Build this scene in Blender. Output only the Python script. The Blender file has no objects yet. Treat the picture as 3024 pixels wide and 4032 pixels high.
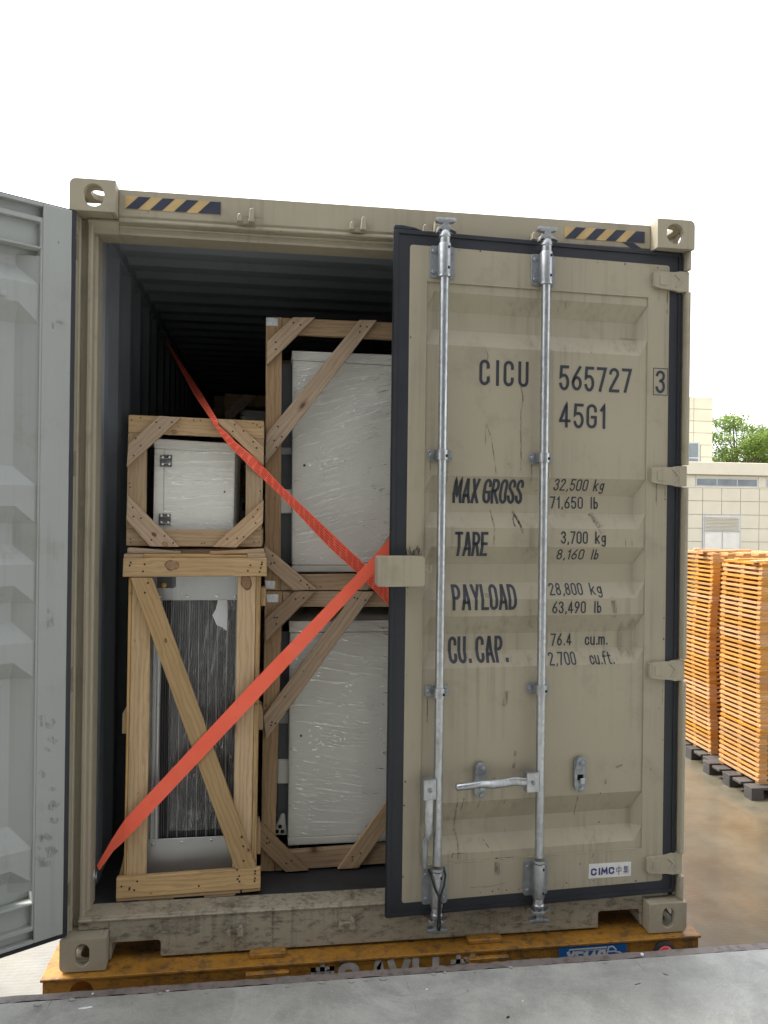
import bpy, bmesh, math, random
from mathutils import Vector, Matrix
from mathutils.geometry import tessellate_polygon
random.seed(11)
scn = bpy.context.scene
COL = scn.collection
RAD = math.radians

# ------------------------------------------------------------------ camera
# world: metres, X along the container's rear face, Y into the container, Z up, 0 = container bottom
CAM = Vector((0.75331, -2.96068, 1.68916))
YAW, PITCH, ROLL, FPX = RAD(8.04087), RAD(0.05337), RAD(0.72668), 3060.0
camF = Vector((math.sin(YAW)*math.cos(PITCH), math.cos(YAW)*math.cos(PITCH), math.sin(PITCH)))
rgt = Vector((math.cos(YAW), -math.sin(YAW), 0)); upv = rgt.cross(camF)
camR = rgt*math.cos(ROLL)+upv*math.sin(ROLL); camU = upv*math.cos(ROLL)-rgt*math.sin(ROLL)
cd = bpy.data.cameras.new('camera'); cam = bpy.data.objects.new('camera', cd); COL.objects.link(cam)
cam.matrix_world = Matrix(((camR.x, camU.x, -camF.x, CAM.x), (camR.y, camU.y, -camF.y, CAM.y), (camR.z, camU.z, -camF.z, CAM.z), (0, 0, 0, 1)))
cd.sensor_fit = 'HORIZONTAL'; cd.sensor_width = 36.0; cd.lens = 36.0*FPX/3024.0
cd.clip_start = 0.05; cd.clip_end = 2000
scn.camera = cam

# ------------------------------------------------------------------ sky, sun, exposure
SUN_EL, SUN_AZ = 58.0, (-0.80, 0.45)          # soft sun behind thin cloud, from the left and behind the container
w = bpy.data.worlds.new('World'); scn.world = w; w.use_nodes = True
nt = w.node_tree; nt.nodes.clear()
sky = nt.nodes.new('ShaderNodeTexSky'); sky.sky_type = 'NISHITA'; sky.sun_disc = False
sky.sun_elevation = RAD(SUN_EL); sky.sun_rotation = math.atan2(SUN_AZ[0], SUN_AZ[1])
sky.air_density = 1.0; sky.dust_density = 2.0; sky.ozone_density = 1.0
hs = nt.nodes.new('ShaderNodeHueSaturation'); hs.inputs['Saturation'].default_value = 0.14
bg = nt.nodes.new('ShaderNodeBackground'); bg.inputs['Strength'].default_value = 0.15
wo = nt.nodes.new('ShaderNodeOutputWorld')
nt.links.new(sky.outputs[0], hs.inputs['Color']); nt.links.new(hs.outputs[0], bg.inputs['Color']); nt.links.new(bg.outputs[0], wo.inputs['Surface'])
sl = bpy.data.lights.new('sun', 'SUN'); sl.energy = 1.5; sl.angle = RAD(14); sl.color = (1.0, 0.95, 0.87)
so = bpy.data.objects.new('sun', sl); COL.objects.link(so)
h = Vector((SUN_AZ[0], SUN_AZ[1], 0)).normalized()*math.cos(RAD(SUN_EL)); sd = Vector((h.x, h.y, math.sin(RAD(SUN_EL))))
so.rotation_euler = sd.to_track_quat('Z', 'Y').to_euler(); so.location = (-6, 4, 9)
vs = scn.view_settings; vs.view_transform = 'Standard'; vs.look = 'None'; vs.gamma = 1; vs.use_curve_mapping = False
vs.exposure = 2.0
scn.render.engine = 'CYCLES'
scn.cycles.max_bounces = 8; scn.cycles.transparent_max_bounces = 16

# ------------------------------------------------------------------ helpers
def at(px, py, x=None, y=None, z=None):
    """photo pixel (3024x4032) -> point on the plane x=, y= or z="""
    d = camR*((px-1512)/FPX) - camU*((py-2016)/FPX) + camF
    t = (x-CAM.x)/d.x if x is not None else (y-CAM.y)/d.y if y is not None else (z-CAM.z)/d.z
    return CAM + d*t
def crop(x0, y0, s): return lambda x, y: (x0+x*s, y0+y*s)
e1 = crop(450, 1550, .3918); e2 = crop(450, 2250, .3918); e3 = crop(450, 2950, .3918)
e4 = crop(1000, 1200, .4971); e5 = crop(1000, 2250, .5650)

class MB:
    def __init__(s): s.v = []; s.f = []
    def add(s, vs, fs):
        o = len(s.v); s.v += [tuple(v) for v in vs]; s.f += [tuple(i+o for i in f) for f in fs]; return s
    def box(s, x0, x1, y0, y1, z0, z1):
        return s.add([(x0,y0,z0),(x1,y0,z0),(x1,y1,z0),(x0,y1,z0),(x0,y0,z1),(x1,y0,z1),(x1,y1,z1),(x0,y1,z1)],
                     [(0,3,2,1),(4,5,6,7),(0,1,5,4),(1,2,6,5),(2,3,7,6),(3,0,4,7)])
    def ext(s, poly, off):
        """closed 3-D polygon pushed along off"""
        n = len(poly); off = Vector(off); a = [Vector(p) for p in poly]; b = [p+off for p in a]
        return s.add(a+b, [tuple(range(n-1,-1,-1)), tuple(range(n,2*n))]+[(i,(i+1)%n,n+(i+1)%n,n+i) for i in range(n)])
    def plate(s, outer, holes, fn, w0, w1):
        """flat 2-D outline with holes, fn(u,v,w)->xyz, between w0 and w1"""
        loops = [outer]+holes; flat = [p for l in loops for p in l]; N = len(flat)
        tri = tessellate_polygon([[Vector((p[0],p[1],0)) for p in l] for l in loops])
        vs = [fn(p[0],p[1],w0) for p in flat]+[fn(p[0],p[1],w1) for p in flat]
        fs = [tuple(t) for t in tri]+[tuple(N+i for i in reversed(t)) for t in tri]; k = 0
        for l in loops:
            n = len(l); fs += [(k+i,k+(i+1)%n,N+k+(i+1)%n,N+k+i) for i in range(n)]; k += n
        return s.add(vs, fs)
    def cyl(s, p0, p1, r0, r1=None, n=16, caps=True):
        p0 = Vector(p0); p1 = Vector(p1); r1 = r0 if r1 is None else r1
        d = (p1-p0).normalized(); a = d.orthogonal().normalized(); b = d.cross(a)
        c = [(math.cos(2*math.pi*i/n), math.sin(2*math.pi*i/n)) for i in range(n)]
        vs = [p0+(a*x+b*y)*r0 for x,y in c]+[p1+(a*x+b*y)*r1 for x,y in c]
        fs = [(i,(i+1)%n,n+(i+1)%n,n+i) for i in range(n)]
        if caps: fs += [tuple(range(n-1,-1,-1)), tuple(range(n,2*n))]
        return s.add(vs, fs)
    def tube(s, pts, r, n=8):
        pts = [Vector(p) for p in pts]; R = r if isinstance(r, (list,tuple)) else [r]*len(pts); vs = []; a = None
        for i,p in enumerate(pts):
            d = (pts[min(i+1,len(pts)-1)]-pts[max(i-1,0)]).normalized()
            a = d.orthogonal().normalized() if a is None else (a-d*a.dot(d)).normalized()
            b = d.cross(a); vs += [p+(a*math.cos(2*math.pi*k/n)+b*math.sin(2*math.pi*k/n))*R[i] for k in range(n)]
        m = len(pts)
        fs = [(i*n+k,i*n+(k+1)%n,(i+1)*n+(k+1)%n,(i+1)*n+k) for i in range(m-1) for k in range(n)]
        fs += [tuple(range(n-1,-1,-1)), tuple(range((m-1)*n,m*n))]
        return s.add(vs, fs)
    def lathe(s, prof, c, axis='z', n=20):
        vs = []; fs = []; c = Vector(c)
        for r,t in prof:
            for k in range(n):
                x, y = r*math.cos(2*math.pi*k/n), r*math.sin(2*math.pi*k/n)
                vs.append(c+(Vector((x,y,t)) if axis=='z' else Vector((x,t,y)) if axis=='y' else Vector((t,x,y))))
        m = len(prof)
        fs = [(i*n+k,i*n+(k+1)%n,(i+1)*n+(k+1)%n,(i+1)*n+k) for i in range(m-1) for k in range(n)]
        fs += [tuple(range(n-1,-1,-1)), tuple(range((m-1)*n,m*n))]
        return s.add(vs, fs)
    def grid(s, rows):
        m = len(rows[0]); o = [p for r in rows for p in r]
        return s.add(o, [(i*m+j,i*m+j+1,(i+1)*m+j+1,(i+1)*m+j) for i in range(len(rows)-1) for j in range(m-1)])
    def mesh(s, name, bevel=0, seg=1, smooth=None, solid=True):
        me = bpy.data.meshes.new(name); me.from_pydata(s.v, [], s.f); me.validate()
        bm = bmesh.new(); bm.from_mesh(me)
        if solid: bmesh.ops.recalc_face_normals(bm, faces=bm.faces)
        if bevel:
            ed = [e for e in bm.edges if len(e.link_faces)==2 and e.calc_face_angle(0) > RAD(38)]
            bmesh.ops.bevel(bm, geom=ed, offset=bevel, segments=seg, affect='EDGES', profile=.6, clamp_overlap=True)
        bm.to_mesh(me); bm.free()
        if smooth:
            me.polygons.foreach_set('use_smooth', [True]*len(me.polygons)); me.set_sharp_from_angle(angle=RAD(smooth))
        return me
    def build(s, name, mat, parent=None, bevel=0, seg=1, smooth=None, solid=True):
        return link(name, s.mesh(name, bevel, seg, smooth, solid), mat, parent)
def link(name, me, mat=None, parent=None):
    if mat is not None: me.materials.clear(); me.materials.append(mat)
    o = bpy.data.objects.new(name, me); COL.objects.link(o); o.parent = parent; return o
def tag(o, label=None, cat=None, group=None, kind=None):
    if label: o['label'] = label
    if cat: o['category'] = cat
    if group: o['group'] = group
    if kind: o['kind'] = kind
    return o
def thing(name, label, cat, loc=(0,0,0), rz=0, group=None):
    o = bpy.data.objects.new(name, None); COL.objects.link(o); o.location = loc; o.rotation_euler = (0,0,rz); o.empty_display_size = .2
    return tag(o, label, cat, group)
def copy_tree(o, parent=None):
    c = o.copy(); COL.objects.link(c); c.parent = parent
    for ch in list(o.children): copy_tree(ch, c)
    return c
def arc(cx, cy, rx, ry, a0, a1, n=8):
    return [(cx+rx*math.cos(RAD(a0+(a1-a0)*i/n)), cy+ry*math.sin(RAD(a0+(a1-a0)*i/n))) for i in range(n+1)]
def oval(cx, cy, wd, ht, n=7):
    r = min(wd, ht)/2
    if wd >= ht: return arc(cx+wd/2-r, cy, r, r, -90, 90, n)+arc(cx-wd/2+r, cy, r, r, 90, 270, n)
    return arc(cx, cy+ht/2-r, r, r, 0, 180, n)+arc(cx, cy-ht/2+r, r, r, 180, 360, n)
def rrect(x0, x1, z0, z1, r, n=3):
    return arc(x1-r,z0+r,r,r,-90,0,n)+arc(x1-r,z1-r,r,r,0,90,n)+arc(x0+r,z1-r,r,r,90,180,n)+arc(x0+r,z0+r,r,r,180,270,n)
XZ = lambda u, v, w: (u, w, v)      # plates standing in the XZ plane, w = Y

# ------------------------------------------------------------------ materials
class NT:
    def __init__(s, name):
        s.m = bpy.data.materials.new(name); s.m.use_nodes = True; s.t = s.m.node_tree; s.t.nodes.clear()
        s.out = s.t.nodes.new('ShaderNodeOutputMaterial')
    def n(s, kind, ins=None, **attrs):
        nd = s.t.nodes.new('ShaderNode'+kind)
        for k, v in attrs.items(): setattr(nd, k, v)
        for k, v in (ins or {}).items():
            if isinstance(v, bpy.types.NodeSocket): s.t.links.new(v, nd.inputs[k])
            else: nd.inputs[k].default_value = v
        return nd
    def coord(s, scale=(1,1,1), rnd=False, rot=(0,0,0)):
        c = s.n('TexCoord').outputs['Object']
        if rnd:
            r = s.n('ObjectInfo').outputs['Random']
            sc = s.n('Math', {0: r, 1: 37.0}, operation='MULTIPLY').outputs[0]
            c = s.n('VectorMath', {0: c, 1: s.n('CombineXYZ', {0: sc, 1: s.n('Math', {0: sc, 1: 1.7}, operation='MULTIPLY').outputs[0], 2: s.n('Math', {0: sc, 1: 2.3}, operation='MULTIPLY').outputs[0]}).outputs[0]}, operation='ADD').outputs[0]
        return s.n('Mapping', {'Vector': c, 'Scale': scale, 'Rotation': rot}).outputs[0]
    def noise(s, vec, scale, detail=3, rough=.5, dist=0):
        return s.n('TexNoise', {'Vector': vec, 'Scale': scale, 'Detail': detail, 'Roughness': rough, 'Distortion': dist}).outputs[0]
    def ramp(s, fac, lo, hi, a=0., b=1.):
        return s.n('MapRange', {0: fac, 1: lo, 2: hi, 3: a, 4: b}).outputs[0]
    def mix(s, fac, a, b, mode='MIX'):
        nd = s.t.nodes.new('ShaderNodeMix'); nd.data_type = 'RGBA'; nd.blend_type = mode
        for i, v in ((0, fac), (6, a), (7, b)):
            if isinstance(v, bpy.types.NodeSocket): s.t.links.new(v, nd.inputs[i])
            else: nd.inputs[i].default_value = v if i == 0 else (tuple(v)+(1,) if len(v) == 3 else v)
        return nd.outputs[2]
    def mul(s, a, b): return s.n('Math', {0: a, 1: b}, operation='MULTIPLY').outputs[0]
    def mx(s, a, b): return s.n('Math', {0: a, 1: b}, operation='MAXIMUM').outputs[0]
    def bump(s, hgt, strength=.3, dist=.01, normal=None):
        d = {'Height': hgt, 'Strength': strength, 'Distance': dist}
        if normal is not None: d['Normal'] = normal
        return s.n('Bump', d).outputs[0]
    def done(s, col, rough=.5, metal=0., normal=None, spec=.5, **k):
        p = s.n('BsdfPrincipled')
        for nm, v in [('Base Color', col), ('Roughness', rough), ('Metallic', metal), ('Specular IOR Level', spec)]+list(k.items()):
            if isinstance(v, bpy.types.NodeSocket): s.t.links.new(v, p.inputs[nm])
            else: p.inputs[nm].default_value = (tuple(v)+(1,)) if isinstance(v, tuple) and len(v) == 3 else v
        if normal is not None: s.t.links.new(normal, p.inputs['Normal'])
        s.t.links.new(p.outputs[0], s.out.inputs['Surface']); return s.m

def m_plain(name, col, rough=.5, metal=0., var=.12, scale=6., bump=.0, spec=.5):
    t = NT(name); c = t.coord(); n = t.noise(c, scale, 4)
    colr = t.mix(t.ramp(n, .3, .7), tuple(x*(1-var) for x in col), tuple(min(1, x*(1+var)) for x in col))
    nm = t.bump(t.noise(c, scale*12, 3), bump, .004) if bump else None
    return t.done(colr, t.ramp(n, .3, .7, rough*.88, min(1, rough*1.12)), metal, nm, spec)
def m_paint(name, col, grime=(.10,.085,.06), streak=.35, wear=.0, wcol=(.33,.31,.28), rough=.5, patch=.25, top_wear=None):
    """sprayed steel paint with run marks, grime patches, scuffs and chips"""
    t = NT(name); c = t.coord()
    big = t.noise(c, 1.3, 4, .55); colr = t.mix(t.ramp(big, .3, .75), tuple(x*.92 for x in col), tuple(x*1.05 for x in col))
    st = t.noise(t.coord((46, 46, 1.1)), 1.0, 4, .6); gate = t.ramp(t.noise(c, 2.2, 3), .42, .68)
    colr = t.mix(t.mul(t.mul(t.ramp(st, .5, .78), gate), streak), colr, grime)
    pt = t.ramp(t.noise(c, 5.5, 6, .68), .55, .80); colr = t.mix(t.mul(pt, patch), colr, grime)
    sc = t.n('TexVoronoi', {'Vector': t.coord((6, 6, 3.2), rot=(0,.5,0)), 'Scale': 3.0, 'Randomness': 1.0}, feature='F1', distance='EUCLIDEAN').outputs[0]
    sp = t.mul(t.ramp(sc, .05, .02), t.ramp(t.noise(c, 3.1, 2), .5, .55)); colr = t.mix(t.mul(sp, .8), colr, (.03,.028,.026))
    scr = t.noise(t.coord((3.5, 3.5, 90), rot=(0,.55,0)), 1.0, 2, .5, .4); sm = t.mul(t.ramp(scr, .735, .76), t.ramp(t.noise(c, 4.3, 2), .55, .6))
    colr = t.mix(t.mul(sm, .55), colr, (.07,.06,.05))
    rg = t.ramp(big, .3, .7, rough*.85, rough*1.2)
    if wear:
        wv = t.mul(t.ramp(t.noise(t.coord((1, 1, 2.6)), 38, 9, .8, .3), 1-wear-.04, 1-wear+.04), t.ramp(t.noise(c, 5, 3), .35, .65, .2, 1.)); colr = t.mix(t.mul(wv, .8), colr, wcol)
        dk = t.ramp(t.noise(t.coord((9, 9, 22)), 2.3, 7, .75), .50, .66); colr = t.mix(t.mul(dk, .8), colr, (.045,.036,.028))
    nm = t.bump(t.noise(c, 55, 3), .05, .004)
    nm = t.bump(big, .12, .03, nm)
    return t.done(colr, rg, 0, nm, .4)
def m_wood(name, light, dark, grey=.2, gcol=(.24,.20,.165), knot=True, fine=.35, rough=.75):
    """planed softwood; the board's length is local X"""
    t = NT(name); c = t.coord(rnd=True); raw = t.coord((.75, 8.5, 8.5), rnd=True)
    dz = t.noise(c, 2.5, 2); g1 = t.noise(raw, 2.1, 5, .6, 1.3); g2 = t.noise(t.coord((4, 150, 150), rnd=True), 1.0, 3, .6)
    wv = t.n('TexWave', {'Vector': t.coord((.22, 1, 1), rnd=True), 'Scale': 17., 'Distortion': 9., 'Detail': 3., 'Detail Scale': 1.2, 'Detail Roughness': .6}, wave_type='BANDS', bands_direction='Z').outputs[1]
    colr = t.mix(t.ramp(g1, .3, .72), light, dark)
    colr = t.mix(t.mul(t.ramp(wv, .55, 1.0), .42), colr, tuple(x*.62 for x in dark))
    colr = t.mix(t.mul(t.ramp(g2, .45, .8), fine), colr, tuple(x*.55 for x in dark))
    colr = t.mix(t.mul(t.ramp(t.noise(c, 3.5, 5, .65), .42, .75), grey), colr, gcol)
    if knot:
        vo = t.n('TexVoronoi', {'Vector': t.coord((3.0, 2.0, 6.5), rnd=True), 'Scale': 1.25, 'Randomness': 1.0}, feature='F1')
        gt = t.ramp(t.n('SeparateColor', {0: vo.outputs[1]}).outputs[0], .60, .64)
        dd = t.n('Math', {0: vo.outputs[0], 1: t.mul(dz, .10)}, operation='ADD').outputs[0]
        colr = t.mix(t.mul(t.mul(t.ramp(dd, .21, .12), gt), .55), colr, (.20,.10,.05))
        colr = t.mix(t.mul(t.mul(t.ramp(dd, .125, .085), gt), .9), colr, (.085,.042,.024))
    # a few dark spots and saw marks
    sp = t.n('TexVoronoi', {'Vector': t.coord((7, 7, 9), rnd=True), 'Scale': 1.6, 'Randomness': 1.0}, feature='F1').outputs[0]
    colr = t.mix(t.mul(t.ramp(sp, .09, .04), .6), colr, (.06,.035,.02))
    nm = t.bump(g2, .12, .004)
    rv = t.n('ObjectInfo').outputs['Random']
    colr = t.n('HueSaturation', {'Color': colr, 'Value': t.ramp(rv, 0, 1, .82, 1.12), 'Saturation': t.ramp(t.n('Math', {0: t.mul(rv, 7.13)}, operation='FRACT').outputs[0], 0, 1, .85, 1.1)}).outputs[0]
    return t.done(colr, rough, 0, nm, .25)
def m_galv(name, col=(.50,.52,.54), rough=.42, metal=.85):
    t = NT(name); c = t.coord()
    vo = t.n('TexVoronoi', {'Vector': t.coord((1,1,.6)), 'Scale': 95.}, feature='F1').outputs[1]
    sp = t.n('SeparateColor', {0: vo}).outputs[0]; big = t.noise(c, 7, 5, .65)
    colr = t.mix(t.ramp(sp, 0, 1), tuple(x*.86 for x in col), tuple(min(1, x*1.1) for x in col))
    colr = t.mix(t.mul(t.ramp(big, .52, .72), .5), colr, (.23,.22,.21))
    colr = t.mix(t.mul(t.ramp(t.noise(t.coord((30,30,3)), 1., 5, .7), .6, .75), .25), colr, (.58,.58,.57))
    return t.done(colr, t.ramp(big, .35, .65, rough*.85, rough*1.3), metal, t.bump(t.noise(c, 60, 3), .08, .003))
def m_film(name, ang, amount=.4, glint=.9):
    """stretch film: clear and glossy, pulled into long fine folds that glint where they crease"""
    t = NT(name); c = t.coord(rot=(0, ang, 0))
    wob = t.n('VectorMath', {0: c, 1: t.n('VectorMath', {0: t.n('TexNoise', {'Vector': t.coord(), 'Scale': 2.6, 'Detail': 2.}).outputs[1], 1: (.07,.07,.07)}, operation='MULTIPLY').outputs[0]}, operation='ADD').outputs[0]
    mp = lambda sc, r=0.: t.n('Mapping', {'Vector': wob, 'Scale': sc, 'Rotation': (0, r, 0)}).outputs[0]
    f1 = t.noise(mp((2.4, 1, 95)), 1.0, 3, .55); f2 = t.noise(mp((3.5, 1, 60), .75), 1.0, 3, .6); f3 = t.noise(mp((16, 1, 170), .12), 1.0, 3, .55); f4 = t.noise(mp((45, 1, 60), -.5), 1.0, 3, .6)
    ga = t.ramp(t.noise(t.coord(), 3.4, 4, .6), .44, .60); gb = t.ramp(t.noise(t.coord((1.4,1,1)), 2.6, 3, .6), .50, .62); gc = t.ramp(t.noise(t.coord((1,1,1.6)), 6.5, 4, .65), .50, .60); gd = t.ramp(t.noise(t.coord((1,1,1)), 5.1, 4, .65), .56, .64)
    add = lambda a, b: t.n('Math', {0: a, 1: b}, operation='ADD').outputs[0]
    hgt = add(add(t.mul(f1, t.ramp(ga, 0, 1, .12, .9)), t.mul(t.mul(f2, gb), .9)), add(t.mul(t.mul(f3, gc), .35), t.mul(t.mul(f4, gd), .8)))
    nm = t.bump(hgt, 1.0, .006)
    crease = t.mx(t.mx(t.mul(t.ramp(f1, .58, .66), t.mul(ga, .55)), t.mul(t.ramp(f2, .60, .68), t.mul(gb, .6))), t.mx(t.mul(t.ramp(f3, .57, .64), gc), t.mul(t.ramp(f4, .57, .64), gd)))
    gl = t.n('BsdfGlossy', {'Color': (1,1,1,1), 'Roughness': .05, 'Normal': nm}); tr = t.n('BsdfTransparent', {'Color': (.985,.985,.985,1)}); df = t.n('BsdfDiffuse', {'Color': (.90,.91,.91,1)})
    s1 = t.n('MixShader', {0: t.ramp(crease, 0, 1, .035, glint), 1: tr.outputs[0], 2: gl.outputs[0]})
    veil = t.mul(t.mx(t.mul(t.ramp(f1, .52, .70), ga), t.mul(t.ramp(f2, .54, .70), gb)), amount)
    s2 = t.n('MixShader', {0: add(veil, .05), 1: s1.outputs[0], 2: df.outputs[0]})
    t.t.links.new(s2.outputs[0], t.out.inputs['Surface']); return t.m
def m_strap(name, ribs=False):
    t = NT(name); c = t.coord(); n = t.noise(c, 9, 4)
    colr = t.mix(t.ramp(n, .3, .7), (.96,.145,.080), (1.0,.175,.10))
    wv = t.n('TexWave', {'Vector': t.coord((1,1,1)), 'Scale': 260., 'Distortion': .3}, bands_direction='DIAGONAL').outputs[1]
    colr = t.mix(t.mul(wv, .10), colr, (.55,.05,.03))
    colr = t.mix(t.mul(t.ramp(t.noise(c, 22, 5, .7), .62, .74), .35), colr, (.55,.06,.04))
    return t.done(colr, .62, 0, t.bump(wv, .15, .002), .35)
def m_concrete():
    t = NT('dock_concrete'); c = t.coord()
    a = t.noise(c, .9, 5, .6); b = t.noise(c, 6, 6, .65); f = t.noise(c, 60, 4, .6)
    colr = t.mix(t.ramp(a, .3, .7), (.235,.237,.22), (.35,.352,.33)); colr = t.mix(t.mul(t.ramp(b, .40, .70), .75), colr, (.17,.172,.158))
    colr = t.mix(t.mul(t.ramp(t.noise(c, 2.4, 6, .7, .8), .54, .68), .5), colr, (.46,.46,.435))
    s1 = t.noise(t.coord((2.2, 55, 1), rot=(0,0,.7)), 1., 3, .5, .6); s2 = t.noise(t.coord((2.6, 48, 1), rot=(0,0,-.9)), 1., 3, .5, .6)
    s3 = t.noise(t.coord((40, 2.2, 1), rot=(0,0,.25)), 1., 3, .5, .8)
    sm = t.mx(t.mx(t.ramp(s1, .69, .73), t.ramp(s2, .70, .74)), t.ramp(s3, .70, .74)); sm = t.mul(sm, t.ramp(t.noise(c, 2.0, 3), .40, .6))
    colr = t.mix(t.mul(sm, .6), colr, (.10,.10,.095))
    wsm = t.mul(t.ramp(t.noise(t.coord((3, 42, 1), rot=(0,0,.35)), 1., 4, .6, .7), .66, .71), t.ramp(t.noise(c, 1.6, 3), .5, .62)); colr = t.mix(t.mul(wsm, .5), colr, (.45,.45,.43))
    ag = t.noise(c, 190, 3, .7); colr = t.mix(t.mul(t.ramp(ag, .55, .7), .35), colr, (.12,.12,.11)); colr = t.mix(t.mul(t.ramp(ag, .42, .32), .3), colr, (.5,.5,.47))
    vo = t.n('TexVoronoi', {'Vector': t.coord((1,1,1)), 'Scale': 9., 'Randomness': 1.}, feature='F1').outputs[0]
    colr = t.mix(t.mul(t.mul(t.ramp(vo, .07, .03), t.ramp(t.noise(c, 5, 2), .5, .56)), .75), colr, (.07,.07,.068))
    return t.done(colr, t.ramp(b, .3, .7, .42, .62), 0, t.bump(f, .12, .003, t.bump(b, .10, .01)), .5)
def m_yard():
    t = NT('wet_yard'); c = t.coord(); a = t.noise(c, .35, 5, .6); b = t.noise(c, 2.6, 6, .65)
    colr = t.mix(t.ramp(b, .3, .7), (.085,.074,.048), (.15,.13,.088)); colr = t.mix(t.mul(t.ramp(a, .45, .65), .5), colr, (.075,.07,.05))
    wet = t.ramp(t.noise(c, .9, 5, .65), .38, .62, .03, .20)
    gr = t.n('TexWave', {'Vector': t.coord((1,1,1)), 'Scale': 9., 'Distortion': 3.5, 'Detail': 3., 'Detail Scale': 2.}, bands_direction='Y').outputs[1]
    rip = t.noise(c, 30, 4, .6)
    nm = t.bump(rip, .45, .0045, t.bump(gr, .25, .0035))
    cn = t.bump(t.noise(t.coord((1,1,1)), 22, 4, .6), .35, .004, t.bump(gr, .18, .0025))
    p = t.done(colr, t.ramp(wet, .03, .2, .35, .7), 0, nm, .4, **{'Coat Weight': t.ramp(wet, .03, .2, 1., .55), 'Coat Roughness': t.ramp(wet, .03, .2, .03, .16), 'Coat IOR': 1.55})
    pn = [n_ for n_ in t.t.nodes if n_.type == 'BSDF_PRINCIPLED'][0]; t.t.links.new(cn, pn.inputs['Coat Normal']); return p
def m_leaf():
    t = NT('leaf'); r = t.noise(t.coord(), .9, 3); r2_ = t.noise(t.coord(), 7., 2)
    colr = t.mix(t.ramp(r, .35, .65), (.13,.21,.04), (.27,.36,.065)); colr = t.mix(t.mul(t.ramp(r2_, .4, .7), .4), colr, (.05,.10,.03))
    p = t.n('BsdfPrincipled', {'Base Color': colr, 'Roughness': .5}); tl = t.n('BsdfTranslucent', {'Color': colr})
    s = t.n('MixShader', {0: .5, 1: p.outputs[0], 2: tl.outputs[0]}); t.t.links.new(s.outputs[0], t.out.inputs['Surface']); return t.m

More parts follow.
